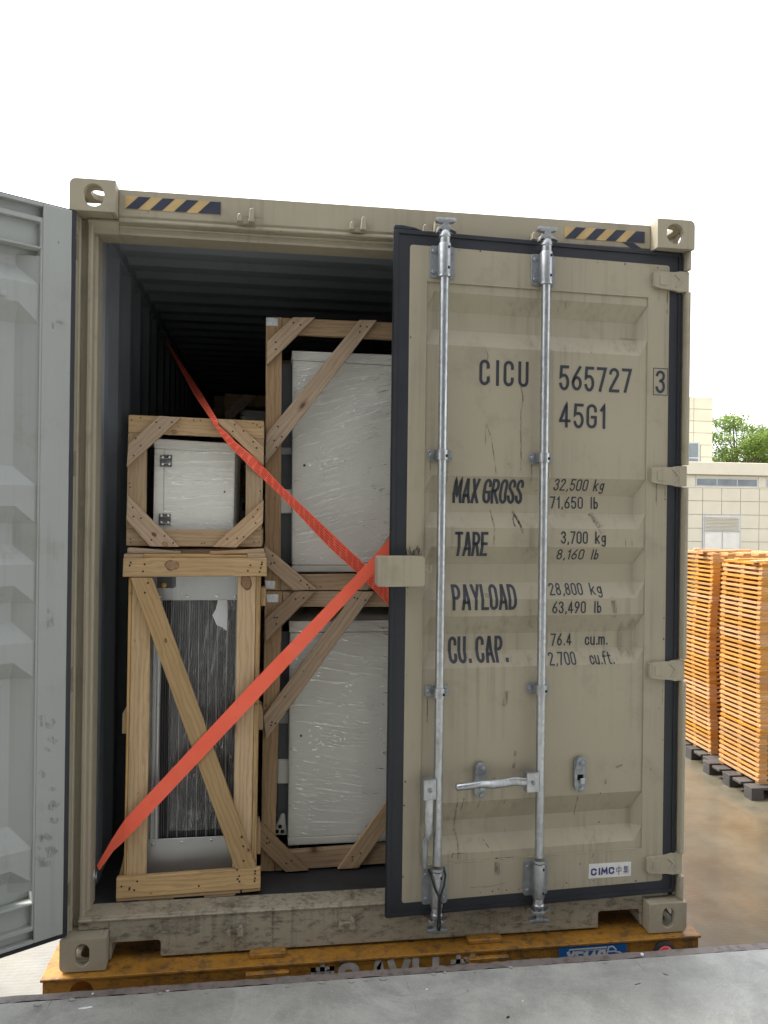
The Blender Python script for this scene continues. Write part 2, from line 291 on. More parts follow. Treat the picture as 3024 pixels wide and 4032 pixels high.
TAN = (.330,.292,.215)
M = dict(
 tan=m_paint('tan_container_paint', TAN, grime=(.13,.11,.08), streak=.85, patch=.42),
 tan_frame=m_paint('tan_frame_paint', TAN, streak=.8, patch=.5),
 tan_worn=m_paint('worn_sill_paint', (.32,.282,.21), grime=(.05,.042,.034), streak=1.0, wear=.40, wcol=(.40,.37,.32), patch=.8, rough=.6),
 grey_in=m_paint('grey_inner_paint', (.33,.345,.33), grime=(.17,.155,.125), streak=.6, patch=.40, rough=.55),
 inside=m_paint('interior_grey_paint', (.25,.272,.30), grime=(.10,.105,.11), streak=.35, patch=.3, rough=.55),
 rubber=m_plain('black_rubber', (.013,.015,.021), .55, 0, .25, 8, .1),
 galv=m_galv('galvanised_steel', (.40,.415,.43), .40, .9), galv2=m_galv('galvanised_bar', (.42,.44,.455), .34, .92), cast=m_galv('galvanised_cast', (.27,.285,.30), .5, .7),
 black=m_plain('black_marking_paint', (.022,.026,.036), .5, 0, .15, 20),
 hole=m_plain('dark_recess', (.01,.01,.01), .8),
 hazy=m_plain('faded_yellow_sticker', (.46,.32,.14), .5, 0, .12, 14), hazk=m_plain('faded_black_sticker', (.022,.028,.05), .45, 0, .2, 14),
 sticker=m_plain('white_sticker', (.60,.60,.57), .45, 0, .08, 25), navy=m_plain('navy_print', (.022,.022,.16), .5, 0, .05),
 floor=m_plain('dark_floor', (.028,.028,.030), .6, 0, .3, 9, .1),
 pine=m_wood('fresh_pine', (.54,.375,.195), (.43,.28,.135), .16, (.30,.235,.15)),
 pine_dull=m_wood('dull_pine', (.43,.31,.185), (.34,.23,.13), .45, (.26,.20,.14)),
 aged=m_wood('aged_board', (.48,.345,.22), (.37,.25,.15), .32, (.27,.21,.16)),
 aged2=m_wood('dark_aged_board', (.41,.285,.175), (.30,.20,.115), .35, (.21,.165,.12)),
 nail=m_plain('nail_rust', (.05,.03,.022), .6, .3), zinc=m_galv('zinc_plate', (.66,.68,.70), .4, .8),
 white=m_plain('cabinet_enamel', (.71,.70,.64), .38, 0, .04, 3), alu=m_plain('aluminium_profile', (.55,.565,.57), .38, .75, .06, 5, .03),
 coilfin=None, rod=m_plain('coil_tube', (.32,.31,.29), .4, .5), brass=m_plain('brass', (.55,.36,.13), .35, .9), hinge=m_plain('black_hinge', (.018,.018,.02), .4),
 screw=m_plain('bright_screw', (.75,.75,.75), .25, .95), darkgrey=m_plain('dark_grey_steel', (.075,.082,.09), .5), grey=m_plain('mid_grey_steel', (.30,.31,.31), .45), paper=m_plain('white_paper', (.72,.72,.74), .7, 0, .04),
 filmA=m_film('stretch_film_level', 0.03, .5), filmB=m_film('stretch_film_slanting', 0.28, .4), filmC=m_film('stretch_film_upright', 1.50, .10, .25), filmD=m_film('stretch_film_low', -.15, .32),
 strap=m_strap('orange_webbing'), strap2=m_strap('ribbed_orange_webbing', True), strapline=m_plain('webbing_stitch', (.36,.025,.02), .7),
 yellow=m_paint('yellow_chassis_paint', (.36,.165,.018), grime=(.032,.028,.024), streak=.9, wear=.46, wcol=(.06,.055,.05), patch=1.0, rough=.5),
 stencil=m_plain('white_stencil', (.42,.40,.37), .6, 0, .3, 18), blue=m_plain('blue_plate', (.012,.105,.33), .35, 0, .12, 7), silver=m_plain('silver_print', (.55,.57,.58), .4),
 red=m_plain('red_lens', (.42,.012,.022), .25, 0, .1), tyre=m_plain('tyre', (.02,.02,.02), .8),
 dock=m_concrete(), yard=m_yard(), rust=m_paint('rusty_edge_steel', (.17,.145,.135), grime=(.06,.05,.045), streak=.3, wear=.36, wcol=(.27,.26,.25), patch=.6, rough=.55),
 panel=m_plain('cream_cladding', (.57,.52,.405), .5, 0, .05, 1.2, .03), joint=m_plain('cladding_joint', (.38,.35,.28), .8), render_=m_plain('cream_render', (.60,.55,.43), .7, 0, .05, 1.5),
 wglass=m_plain('window_glass', (.10,.125,.14), .08, 0, .3, 1.5, 0, .8), alug=m_plain('grey_frame', (.42,.43,.43), .4, .3), steel=m_plain('brushed_door_steel', (.52,.50,.46), .3, .75, .08, 2.0, .03),
 pallet=m_wood('orange_pallet_pine', (.74,.39,.12), (.55,.25,.07), .22, (.42,.24,.11), knot=False), palletdark=m_plain('dark_pallet_timber', (.062,.056,.052), .6, 0, .3, 5, .1),
 leaf=m_leaf(), bark=m_plain('bark', (.10,.075,.055), .9, 0, .3, 6, .3), canopy=m_plain('shade_canopy_sheet', (.42,.43,.43), .6, 0, .08, 1.0), wall=m_plain('shade_wall', (.40,.40,.39), .8, 0, .08, .7),  # canopy and wall: surfaces of the added, unseen shade structure
)
def m_coil():
    t = NT('coil_fins'); c = t.coord()
    wx = t.n('TexWave', {'Vector': c, 'Scale': 34., 'Distortion': .4, 'Detail': 1.}, bands_direction='X').outputs[1]; wz = t.n('TexWave', {'Vector': c, 'Scale': 44., 'Distortion': .2}, bands_direction='Z').outputs[1]
    colr = t.mix(t.ramp(wx, .25, .95), (.008,.009,.012), (.075,.076,.078)); colr = t.mix(t.mul(wz, .35), colr, (.02,.021,.024))
    return t.done(colr, .45, .2, t.bump(wx, .5, .006))
M['coilfin'] = m_coil()

# ------------------------------------------------------------------ setting: yard and loading dock
YARD = -1.35
g = MB(); R_ = 400; g.grid([[(x, y, YARD) for x in (-R_, -60, -20, 0, 20, 60, R_)] for y in (-R_, -60, -20, 0, 20, 60, R_)])
tag(g.build('ground', M['yard'], solid=False), kind='structure')
DZ, DY = .04, -.174                                        # dock top and dock edge
CANOPY_Y = -3.5  # front edge of the added canopy, sets how much top light falls
g = MB().box(-14, 16, -14, DY-.052, YARD-.02, DZ)
dock = tag(g.build('dock_floor', M['dock']), kind='structure')
g = MB(); xs = [-14+i*.5 for i in range(26)]+[-1+i*.03 for i in range(1,150)]+[3.5+i*.5 for i in range(1,26)]; rj = random.Random(3)
jit = [rj.uniform(-.0045, .006) for _ in xs]; jit2 = [rj.uniform(-.002, .002) for _ in xs]
prof = [(DY-.046, YARD), (DY, YARD), (DY, DZ-.010), (DY-.006, DZ-.003), (DY-.047, DZ-.002)]
g.grid([[(x, a+(jit[i] if k in (4,) else 0), b+(jit2[i] if k in (2,3) else 0)) for k, (a, b) in enumerate(prof)] for i, x in enumerate(xs)])
g.build('steel_edge', M['rust'], dock, solid=False)
# broken concrete chips along the joint
for k in range(16):
    x = random.uniform(-.1, 2.2); y = DY-.055-random.uniform(0, .02); s = random.uniform(.004, .012)
    MB().ext([(x+s*math.cos(a)*random.uniform(.6,1.6), y+s*math.sin(a)*random.uniform(.5,1), DZ+.0005) for a in (0,1.1,2.2,3.3,4.4,5.4)], (0,0,s*.45)).build('concrete_chip', M['dock'], dock, .001)

# ------------------------------------------------------------------ stroke lettering
def _s(*p): return list(p)
def glyphs():
    G = {}; O = arc(.2,.8,.2,.2,0,180)+arc(.2,.2,.2,.2,180,360)
    G['0'] = [O+[O[0]]]; G['O'] = G['0']
    G['1'] = [_s((.02,.80),(.16,1.0),(.16,0))]
    G['I'] = [_s((.1,1),(.1,0))]
    G['2'] = [arc(.2,.80,.2,.2,175,-25,9)+[(.0,.06),(.0,0),(.42,0)]]
    G['3'] = [arc(.2,.78,.19,.22,165,-80,10), arc(.2,.27,.2,.27,88,-165,10)]
    G['4'] = [_s((.30,0),(.30,1.0),(.0,.27),(.0,.24),(.44,.24))]
    G['5'] = [[(.38,1),(.05,1),(.02,.55),(.08,.60)]+arc(.2,.30,.2,.32,110,-160,11)]
    G['6'] = [[(.36,1.0),(.12,.62),(.02,.40)]+arc(.2,.27,.2,.27,165,525,16)]
    G['9'] = [[(.04,0),(.28,.38),(.38,.60)]+arc(.2,.73,.2,.27,-15,345,16)]
    G['7'] = [_s((0,1),(.40,1),(.12,0))]
    G['8'] = [arc(.2,.77,.17,.23,-90,270,14), arc(.2,.27,.2,.27,90,450,14)]
    G['C'] = [[(.4,.74)]+arc(.2,.8,.2,.2,0,180)+arc(.2,.2,.2,.2,180,360)+[(.4,.26)]]
    G['G'] = [[(.4,.76)]+arc(.2,.8,.2,.2,0,180)+arc(.2,.2,.2,.2,180,360)+[(.4,.46),(.22,.46)]]
    G['U'] = [[(0,1)]+arc(.2,.2,.2,.2,180,360)+[(.4,1)]]
    G['M'] = [_s((0,0),(.04,1),(.25,.30),(.46,1),(.5,0))]
    G['A'] = [_s((0,0),(.2,1),(.24,1),(.44,0)), _s((.08,.28),(.36,.28))]
    G['X'] = [_s((0,0),(.4,1)), _s((0,1),(.4,0))]
    G['R'] = [[(0,0),(0,1),(.2,1)]+arc(.2,.76,.2,.24,90,-90)+[(0,.52)], _s((.18,.52),(.42,0))]
    G['P'] = [[(0,0),(0,1),(.2,1)]+arc(.2,.74,.2,.26,90,-90)+[(0,.48)]]
    G['S'] = [[(.39,.76)]+arc(.2,.79,.19,.21,0,180)+[(.03,.66),(.36,.38)]+arc(.2,.21,.19,.21,10,-180)+[(.01,.26)]]
    G['T'] = [_s((0,1),(.4,1)), _s((.2,1),(.2,0))]
    G['E'] = [_s((.36,1),(0,1),(0,0),(.36,0)), _s((0,.52),(.30,.52))]
    G['L'] = [_s((0,1),(0,0),(.34,0))]
    G['Y'] = [_s((0,1),(.21,.46),(.42,1)), _s((.21,.46),(.21,0))]
    G['V'] = [_s((0,1),(.21,0),(.42,1))]
    G['D'] = [[(0,0),(0,1),(.14,1)]+arc(.14,.74,.26,.26,90,0,5)+arc(.14,.26,.26,.26,0,-90,5)+[(0,0)]]
    G['.'] = [_s((.06,.01),(.06,.05))]; G[','] = [_s((.08,.05),(.04,-.10))]
    G['k'] = [_s((0,0),(0,1)), _s((.34,.66),(0,.28)), _s((.12,.40),(.36,0))]
    G['g'] = [arc(.17,.40,.17,.26,0,360,14), [(.34,.66),(.34,-.08)]+arc(.17,-.08,.17,.17,0,-150,6)]
    G['l'] = G['I']; G['b'] = [_s((0,1),(0,0)), arc(.17,.29,.17,.29,180,540,14)]
    G['c'] = [[(.32,.50)]+arc(.16,.46,.16,.2,10,180,6)+arc(.16,.2,.16,.2,180,350,6)+[(.32,.16)]]
    G['u'] = [[(0,.66)]+arc(.16,.18,.16,.18,180,360,6)+[(.32,.66)], _s((.32,.3),(.32,0))]
    G['m'] = [_s((0,0),(0,.66)), [(0,.44)]+arc(.13,.48,.13,.17,180,0,6)+[(.26,0)], [(.26,.44)]+arc(.39,.48,.13,.17,180,0,6)+[(.52,0)]]
    G['f'] = [[(.10,0),(.10,.78)]+arc(.26,.80,.16,.2,180,80,5), _s((0,.62),(.26,.62))]
    G['t'] = [[(.10,.92),(.10,.16)]+arc(.24,.16,.14,.16,180,280,5), _s((0,.66),(.26,.66))]
    return G
GL = glyphs(); GW = {k: max(x for p in v for x, y in p) for k, v in GL.items()}
def ribbon(mb, pts, hw, fn, step, cap=True):
    """flat stroke of half width hw along pts; fn places (u,v) on the surface"""
    P = [Vector(pts[0])]
    for a, b in zip(pts[:-1], pts[1:]):
        a, b = Vector(a), Vector(b); n = max(1, int((b-a).length/step)+0)
        if (b-a).length < 1e-7: continue
        for i in range(1, n+1): P.append(a.lerp(b, i/n))
    closed = (P[0]-P[-1]).length < 1e-6
    if cap and not closed:
        P[0] = P[0]+(P[0]-P[1]).normalized()*hw; P[-1] = P[-1]+(P[-1]-P[-2]).normalized()*hw
    L = []; Rr = []; n = len(P)
    for i in range(n):
        d0 = (P[i]-P[i-1]) if i > 0 else ((P[0]-P[-2]) if closed else P[1]-P[0])
        d1 = (P[i+1]-P[i]) if i < n-1 else ((P[1]-P[0]) if closed else P[-1]-P[-2])
        d0 = d0.normalized(); d1 = d1.normalized(); n0 = Vector((-d0.y, d0.x)); n1 = Vector((-d1.y, d1.x)); m = n0+n1
        m = m.normalized() if m.length > 1e-6 else n0
        k = hw/max(.42, m.dot(n0)); L.append(P[i]+m*k); Rr.append(P[i]-m*k)
    mb.grid([[fn(*l), fn(*r)] for l, r in zip(L, Rr)])
def lettering(name, text, u0, u1, v0, v1, fn, mat, parent, hw=.068, gap=.20, shear=0, step=.006):
    H = v1-v0; t = hw*H; y0 = v0+t; sc = (H-2*t); x = 0; items = []
    for ch in text:
        if ch == ' ': x += .30; continue
        items.append((ch, x)); x += GW[ch]+gap
    x -= gap; sx = (u1-u0-2*t)/max(x, 1e-6) ; mb = MB()
    for ch, ox in items:
        for pl in GL[ch]:
            ribbon(mb, [(u0+t+(ox+p[0])*sx+shear*p[1]*H, y0+p[1]*sc) for p in pl], t, fn, step)
    return mb.build(name, mat, parent, solid=False)

# ------------------------------------------------------------------ shipping container
cont = thing('shipping_container', 'tan high-cube steel shipping container with one door open, loaded with crates', 'container')
W, H, LEN = 2.438, 2.896, 12.192
def casting(x, y, z, sx, top):
    """hollow cast corner block with an oval opening in its end, side and top faces; sx=1: outer side at low x"""
    mb = MB(); w_, d_, h_ = .162, .178, .118; th = .024
    fx = (lambda u: x+u) if sx > 0 else (lambda u: x+w_-u)
    ow, oc = (.072, .086) if top else (.050, .080)
    cr = .022
    out = [(w_,0),(w_,h_)]+([(0,h_-cr)] if False else arc(cr,h_-cr,cr,cr,90,180,4))+[(0,0)] if top else [(w_,0),(w_,h_),(0,h_)]+arc(cr,cr,cr,cr,180,270,4)
    mb.plate(out, [oval(oc, .059, ow, .083)], lambda u,v,q: (fx(u), y+q, z+v), 0, th)
    mb.plate([(th+.0005,0+.0005),(d_,.0005),(d_,h_-.0005),(th+.0005,h_-.0005)], [oval(.098,.059,.076,.062)], lambda u,v,q: (fx(q), y+u, z+v), .0005, th)       # outer side
    mb.plate([(th+.0005,.001),(d_,.001),(d_,h_-.001),(th+.0005,h_-.001)], [], lambda u,v,q: (fx(q), y+u, z+v), w_-.016, w_-.0005)
    zt = (z+h_-th, z+h_-.0008) if top else (z+.0008, z+th); zo = (z+.0008, z+.018) if top else (z+h_-.018, z+h_-.0008)
    mb.plate([(th,th+.0008),(w_-.017,th+.0008),(w_-.017,d_),(th,d_)], [[(p[0], p[1]) for p in oval(.088,.10,.060,.10)]], lambda u,v,q: (fx(u), y+v, q), *zt)
    mb.plate([(th,th+.0008),(w_-.017,th+.0008),(w_-.017,d_),(th,d_)], [], lambda u,v,q: (fx(u), y+v, q), *zo)
    return mb.build('corner_casting', M['tan_frame'], cont, .0022, 2)
for yy in (0, LEN-.178):
    casting(0, yy, 0, 1, False); casting(W-.162, yy, 0, -1, False); casting(0, yy, H-.118, 1, True); casting(W-.162, yy, H-.118, -1, True)
def extx(prof, x0, x1): return [[(x0,a,b) for a,b in prof], (x1-x0,0,0)]
# rear header, built from its section
hp = [(.06,2.888),(.06,2.790),(.066,2.787),(.066,2.781),(.0605,2.779),(.0590,2.773),(.0605,2.767),(.078,2.765),(.078,2.757),(.070,2.755),(.070,2.750),(.086,2.748),(.086,2.727),(.19,2.727),(.19,2.888)]
MB().ext(*extx(hp, .1625, W-.1625)).build('rear_header', M['tan_frame'], cont, .002)
MB().ext(*extx([(.070,2.777),(.066,2.766),(.085,2.748),(.088,2.727),(.19,2.727),(.19,2.777)], .05, .162)).build('header_end', M['tan_frame'], cont, .002)
MB().ext(*extx([(.070,2.777),(.066,2.766),(.085,2.748),(.088,2.727),(.19,2.727),(.19,2.777)], W-.162, W-.05)).build('header_end', M['tan_frame'], cont, .002)
# rear sill: front plate with fork pockets, weathered ledge, threshold plate
out = [(.1625,.006),(.170,.006),(.170,.060),(.178,.068),(.342,.068),(.350,.060),(.350,.006),(2.084,.006),(2.084,.064),(2.092,.072),(2.258,.072),(2.266,.064),(2.266,.006),(W-.1625,.006),(W-.1625,.150),(.1625,.150)]
sill = MB().plate(out, [], XZ, .058, .070).build('rear_sill', M['tan_worn'], cont, .0015)
sp_ = [(.0585,.1505),(.052,.152),(.050,.157),(.054,.161),(.066,.162),(.066,.166),(.160,.168),(.160,.150)]
MB().ext(*extx(sp_, .052, W-.052)).build('threshold', M['tan_worn'], cont, .0012)
MB().box(.05, .1622, .062, .12, .1185, .150).build('sill_end', M['tan_worn'], cont, .002); MB().box(W-.1622, W-.05, .062, .12, .1185, .150).build('sill_end', M['tan_worn'], cont, .002)
for (x0, x1) in ((.171, .349), (2.085, 2.265)):           # pocket tunnels
    MB().box(x0-.006, x0-.0005, .071, 2.0, .012, .08).box(x1+.0005, x1+.006, .071, 2.0, .012, .08).box(x0, x1, .071, 2.0, .074, .08).build('fork_pocket', M['tan_worn'], cont)
# corner posts (pressed section) with hinge lugs
def post(sx):
    fx = (lambda u: u) if sx > 0 else (lambda u: W-u)
    pf = [(.003,.088),(.006,.066),(.012,.060),(.024,.060),(.027,.064),(.027,.094),(.046,.094),(.050,.074),(.054,.071),(.064,.071),(.069,.077),(.071,.110),(.080,.116),(.080,.20),(.003,.20)]
    MB().ext([(fx(u), v, .119) for u, v in pf], (0,0,2.777-.119)).build('corner_post', M['tan_frame'], cont, .0015)
    cuts = [.1195, .262-.046, .262+.046, 1.057-.046, 1.057+.046, 1.855-.046, 1.855+.046, 2.655-.046, 2.655+.046, 2.7765]
    for a, b in zip(cuts[0::2], cuts[1::2]):               # rounded nose bar, interrupted where the hinge blades sit
        MB().ext([(fx(u), v, a) for u, v in ((.0035,.0595),(.002,.030),(.004,.018),(.010,.013),(.017,.015),(.020,.024),(.021,.0595))], (0,0,b-a)).build('hinge_bar', M['tan_frame'], cont, .0015)
post(1); post(-1)
# corrugated side walls, roof, front wall, floor, rails
def corr(n_len, pitch, depth, start):
    o = []; y = start
    while y < n_len:
        for f, d in ((0,0),(.26,0),(.5,1),(.76,1)): o.append((min(y+f*pitch, n_len), d*depth))
        y += pitch
    o.append((n_len, 0)); return o
pr = corr(LEN-.19, .278, .036, .20)
for sx in (1, -1):
    fx = (lambda u: u) if sx > 0 else (lambda u: W-u)
    mb = MB(); mb.grid([[(fx(.022+d), y, z) for z in (.155, 2.80)] for y, d in pr]); mb.grid([[(fx(.0245+d), y, z) for z in (.155, 2.80)] for y, d in pr])
    mb.build('side_wall', M['inside'] if sx > 0 else M['inside'], cont, solid=False)
    MB().box(*sorted((fx(.004), fx(.064))), .2005, LEN-.18, 2.795, 2.872).build('top_rail', M['inside'], cont, .003)
    MB().box(*sorted((fx(.004), fx(.054))), .2005, LEN-.18, .022, .158).build('bottom_rail', M['tan_frame'], cont, .003)
rp = corr(LEN-.19, .209, .020, .1905)
mb = MB(); mb.grid([[(x, y, 2.838+d) for x in (.03, W-.03)] for y, d in rp]); mb.grid([[(x, y, 2.8405+d) for x in (.03, W-.03)] for y, d in rp]); mb.build('roof', M['inside'], cont, solid=False)
MB().box(.05, W-.05, LEN-.18, LEN-.14, .03, 2.87).build('front_wall', M['inside'], cont)
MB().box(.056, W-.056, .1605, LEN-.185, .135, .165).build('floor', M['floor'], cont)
for k in range(9): MB().box(.056, W-.056, 1.0+k*1.3, 1.06+k*1.3, .03, .134).build('floor_bearer', M['tan_frame'], cont)
# lashing rings the two straps hook onto
for p in ((.078, .20, .262), (.078, 1.76, 2.70), (W-.085, .25, 1.0), (W-.085, .33, 1.45)):
    c = Vector(p); MB().tube([c+Vector((0, .028*math.cos(a), .028*math.sin(a))) for a in [i*math.pi/6 for i in range(13)]], .005, 6).build('lashing_ring', M['galv'], cont, smooth=50)
# hazard stickers on the header
def hazard(x0, x1, z0, z1, n, torn=False):
    o = MB().box(x0, x1, .0585, .0597, z0, z1).build('hazard_sticker', M['hazy'], cont); wd = (x1-x0)/n; sl = (z1-z0)*.95
    for k in range(n):
        a = x0+k*wd+.002; q = [(a, z0+.001), (a+wd*.5, z0+.001), (min(a+wd*.5+sl, x1-.001), z1-.001), (min(a+sl, x1-.001), z1-.001)]
        if k == n-1: q = [(a, z0+.001), (x1-.001, z0+.001), (x1-.001, z1-.001), (min(a+sl, x1-.002), z1-.001)]
        MB().ext([(u, .0573, v) for u, v in q], (0, .001, 0)).build('stripe', M['hazk'], o)
    return o
hazard(.186, .538, 2.816, 2.865, 4); hazard(1.905, 2.250, 2.812, 2.860, 4)
MB().ext([(2.15,.0585,2.812),(2.20,.0585,2.812),(2.235,.0585,2.79),(2.19,.0585,2.79)], (0,.001,0)).build('sticker_remnant', M['hazk'], cont)
# locking-cam keepers on header and sill
def keeper(x, z, top):
    o = MB().box(x-.026, x+.030, .048, .0595, z-.012, z+.006).build('cam_keeper', M['tan_frame'] if top else M['tan_worn'], cont, .003)
    hh = .036 if top else .026; b = z-.010
    MB().ext([(x-.030,.057,b),(x-.012,.057,b),(x-.014,.057,b+hh*.75),(x-.021,.057,b+hh*.85),(x-.028,.057,b+hh*.7)], (0,-.030,0)).build('keeper_lug', M['tan_frame'] if top else M['tan_worn'], o, .002)
    MB().ext([(x+.012,.057,b),(x+.035,.057,b),(x+.030,.057,b+hh*1.4),(x+.018,.057,b+hh*1.4)], (0,-.034,0)).build('keeper_lug', M['tan_frame'] if top else M['tan_worn'], o, .002)
for px, py in ((966, 868), (1405, 900), (1692, 910), (2118, 940)):
    p = at(px, py, y=.045); keeper(p.x, p.z, True)
for px, py in ((922, 3668), (1363, 3640), (1690, 3612), (2100, 3575)):
    p = at(px, py, y=.045); keeper(p.x, p.z, False)

# ---- door leaf: frame, corrugated panel
DEEP = [(2.549,0),(2.482,1),(2.411,1),(2.344,0),(1.838,0),(1.769,1),(1.696,1),(1.635,0),(1.561,0),(1.491,1),(1.417,1),(1.353,0),(1.288,0),(1.214,1),(1.148,1),(1.087,0),(.564,0),(.481,1),(.420,1),(.363,0)]
LV = sorted([(2.585,0)]+DEEP+[(.330,0)])
def dfac(z):
    for (a, p), (b, q) in zip(LV[:-1], LV[1:]):
        if a <= z <= b: return p+(q-p)*(z-a)/(b-a)
    return 0.
def sfac(s): return max(0., min(1., (s-.068)/.032, (1.005-s)/.034))
def surf(s, z): return .004+.036*dfac(z)*sfac(s)
def door_leaf(name, inner):
    fr = MB(); A0, A1, B0, B1 = (.045, .115, .960, 1.010) if inner else (.068, .100, .971, 1.005)
    ix = rrect(A0, B1, .205, 2.705, .004, 1) if inner else rrect(A0, B1, .330, 2.585, .004, 1)
    fr.plate(rrect(0, 1.10, .190, 2.722, .012), [ix], XZ, 0, .052)
    d = fr.build(name, M['tan'] if not inner else M['grey_in'], cont, .0025)
    cols = [A0,A1,.25,.40,.55,.70,.85,B0,B1]; zz = sorted(set([z for z,_ in LV]))
    ed = lambda s, z: (1.15 if inner and s == A0 else 0.) if s in (A0, B1) else dfac(z)*(1.15 if inner else 1)
    pm = MB(); pm.grid([[(s, .004+.036*ed(s, z), z) for s in cols] for z in zz]); pm.grid([[(s, .0065+.036*ed(s, z), z) for s in cols] for z in zz])
    p = pm.build('corrugated_panel', M['tan'] if not inner else M['grey_in'], d, solid=False)
    g0 = -.080 if inner else -.064
    gk = MB(); gk.plate(rrect(g0, 1.156, .138 if not inner else .128, 2.778, .010), [rrect(.002, 1.098, .192, 2.720, .008) if not inner else rrect(g0+.016, 1.138, .140, 2.766, .008)], XZ, *((.0005, .0115) if not inner else (.016, .050)))
    gk.plate(rrect(g0+.004, 1.152, .142, 2.774, .010), [rrect(g0+.018, 1.138, .156, 2.760, .008)], XZ, *((-.004, .0004) if not inner else (.006, .0155)))
    gk.build('gasket', M['rubber'], d, .003, 2)
    return d
# the closed-to door, standing a few degrees ajar
TH = RAD(3.2628)
rd = door_leaf('door', False); rd.location = (1.25643, -.018, 0); rd.rotation_euler = (0, 0, TH); tag(rd, 'tan right-hand door leaf with locking bars and black lettering')
MB().ext([(-.064,.0006,2.778),(.05,.0006,2.779),(.02,.0006,2.789),(-.03,.0006,2.795),(-.062,.0006,2.793)], (0,.010,0)).build('gasket_flap', M['rubber'], rd, .002)
on = lambda u, v: (u, surf(u, v)-.0014, v)
for tx, a, b, c, d, gp in (('CICU',.286,.490,2.194,2.295,.40),('565727',.620,.936,2.190,2.289,.28),('45G1',.622,.822,2.040,2.138,.28),('MAX GROSS',.193,.484,1.731,1.828,.24),('TARE',.196,.332,1.523,1.619,.24),
    ('PAYLOAD',.189,.454,1.312,1.411,.24),('CU. CAP.',.183,.428,1.103,1.205,.28),('76.4',.614,.704,1.160,1.209,.28),('cu.m.',.762,.862,1.159,1.209,.22),('2,700',.596,.712,1.087,1.136,.26),('cu.ft.',.772,.878,1.086,1.136,.22)):
    lettering('lettering', tx, a, b, c, d, on, M['black'], rd, hw=.060 if d-c > .07 else .058, gap=gp)
for tx, a, b, un, c0, c1, c, d in (('32,500',.610,.757,'kg',.783,.828,1.787,1.834),('71,650',.603,.746,'lb',.776,.812,1.715,1.764),('3,700',.636,.752,'kg',.784,.831,1.574,1.624),('8,160',.627,.744,'lb',.774,.809,1.509,1.552),('28,800',.597,.741,'kg',.773,.824,1.367,1.414),('63,490',.603,.747,'lb',.780,.815,1.295,1.343)):
    lettering('lettering', tx, a, b, c, d, on, M['black'], rd, hw=.058, gap=.26); lettering('lettering', un, c0, c1, c, d, on, M['black'], rd, hw=.058, gap=.30)
flat = lambda u, v: (u, -.0014, v)
lettering('lettering', '3', 1.040, 1.083, 2.194, 2.288, flat, M['black'], rd, hw=.060)
mb = MB(); ribbon(mb, [(1.031,2.187),(1.094,2.187),(1.094,2.296),(1.031,2.296),(1.031,2.187)], .0013, flat, .02); mb.build('check_digit_box', M['black'], rd, solid=False)
# maker's sticker
MB().plate([(.771,.2245),(.957,.2215),(.9575,.2795),(.772,.283)], [], XZ, -.0016, -.0004).build('maker_sticker', M['sticker'], rd)
flat2 = lambda u, v: (u, -.0026, v)
lettering('lettering', 'CIMC', .781, .883, .236, .265, flat2, M['navy'], rd, hw=.115, gap=.24)
def strokes(name, sl, u0, v0, s, fn, mat, parent, hw, sy=None):
    mb = MB(); sy = sy or s
    for st in sl: ribbon(mb, [(u0+a*s, v0+b*sy) for a, b in st], hw, fn, .02)
    return mb.build(name, mat, parent, solid=False)
ZH = {'zhong': [[(.12,.40),(.12,.75),(.88,.75),(.88,.40),(.12,.40)], [(.5,1),(.5,0)]],
 'ji': [[(.32,1),(.18,.66)], [(.30,.80),(.30,.42)], [(.30,.84),(.88,.84)], [(.30,.70),(.82,.70)], [(.30,.57),(.82,.57)], [(.22,.43),(.92,.43)], [(.56,.95),(.56,.43)], [(.06,.28),(.96,.28)], [(.5,.40),(.5,0)], [(.46,.26),(.16,.06)], [(.54,.26),(.86,.06)]],
 'gua': [[(.04,.78),(.40,.78)], [(.22,1),(.22,.02),(.12,.08)], [(.05,.36),(.40,.52)], [(.50,.84),(.94,.84)], [(.72,1),(.72,.58)], [(.46,.58),(.98,.58)], [(.50,.32),(.94,.32)], [(.72,.54),(.72,.06)], [(.44,.04),(1,.04)]],
 'yue': [[(.5,1.0),(.5,.80)], [(.16,.84),(.86,.84)], [(.16,.84),(.16,.42),(.86,.42),(.86,.84)], [(.30,.70),(.72,.50)], [(.70,.72),(.32,.50)], [(.04,.30),(.98,.30)], [(.36,.28),(.30,.16),(.74,.16),(.66,.0)]],
 'di': [[(.24,1),(.04,.62)], [(.16,.76),(.16,0)], [(.42,.92),(.42,.10),(.60,.22)], [(.42,.86),(.90,.96)], [(.42,.54),(.96,.54)], [(.66,.90),(.92,.10)], [(.40,.03),(.80,.03)]],
 'pei': [[(.04,.94),(.48,.94)], [(.08,.72),(.08,.04),(.46,.04),(.46,.72),(.08,.72)], [(.20,.94),(.20,.55)], [(.34,.94),(.34,.55)], [(.08,.32),(.46,.32)], [(.56,.92),(.92,.92),(.92,.56),(.58,.56),(.58,.06),(.96,.06),(.96,.22)]],
 'shi': [[(.5,1),(.5,.88)], [(.06,.70),(.06,.86),(.94,.86),(.94,.70)], [(.20,.72),(.80,.72)], [(.42,.70),(.28,.52),(.74,.52)], [(.14,.32),(.86,.32)], [(.5,.50),(.5,.04)], [(.04,.04),(.96,.04)]]}
strokes('lettering', ZH['zhong'], .890, .231, .026, flat2, M['navy'], rd, .0011, .036); strokes('lettering', ZH['ji'], .920, .233, .029, flat2, M['navy'], rd, .0009, .033)

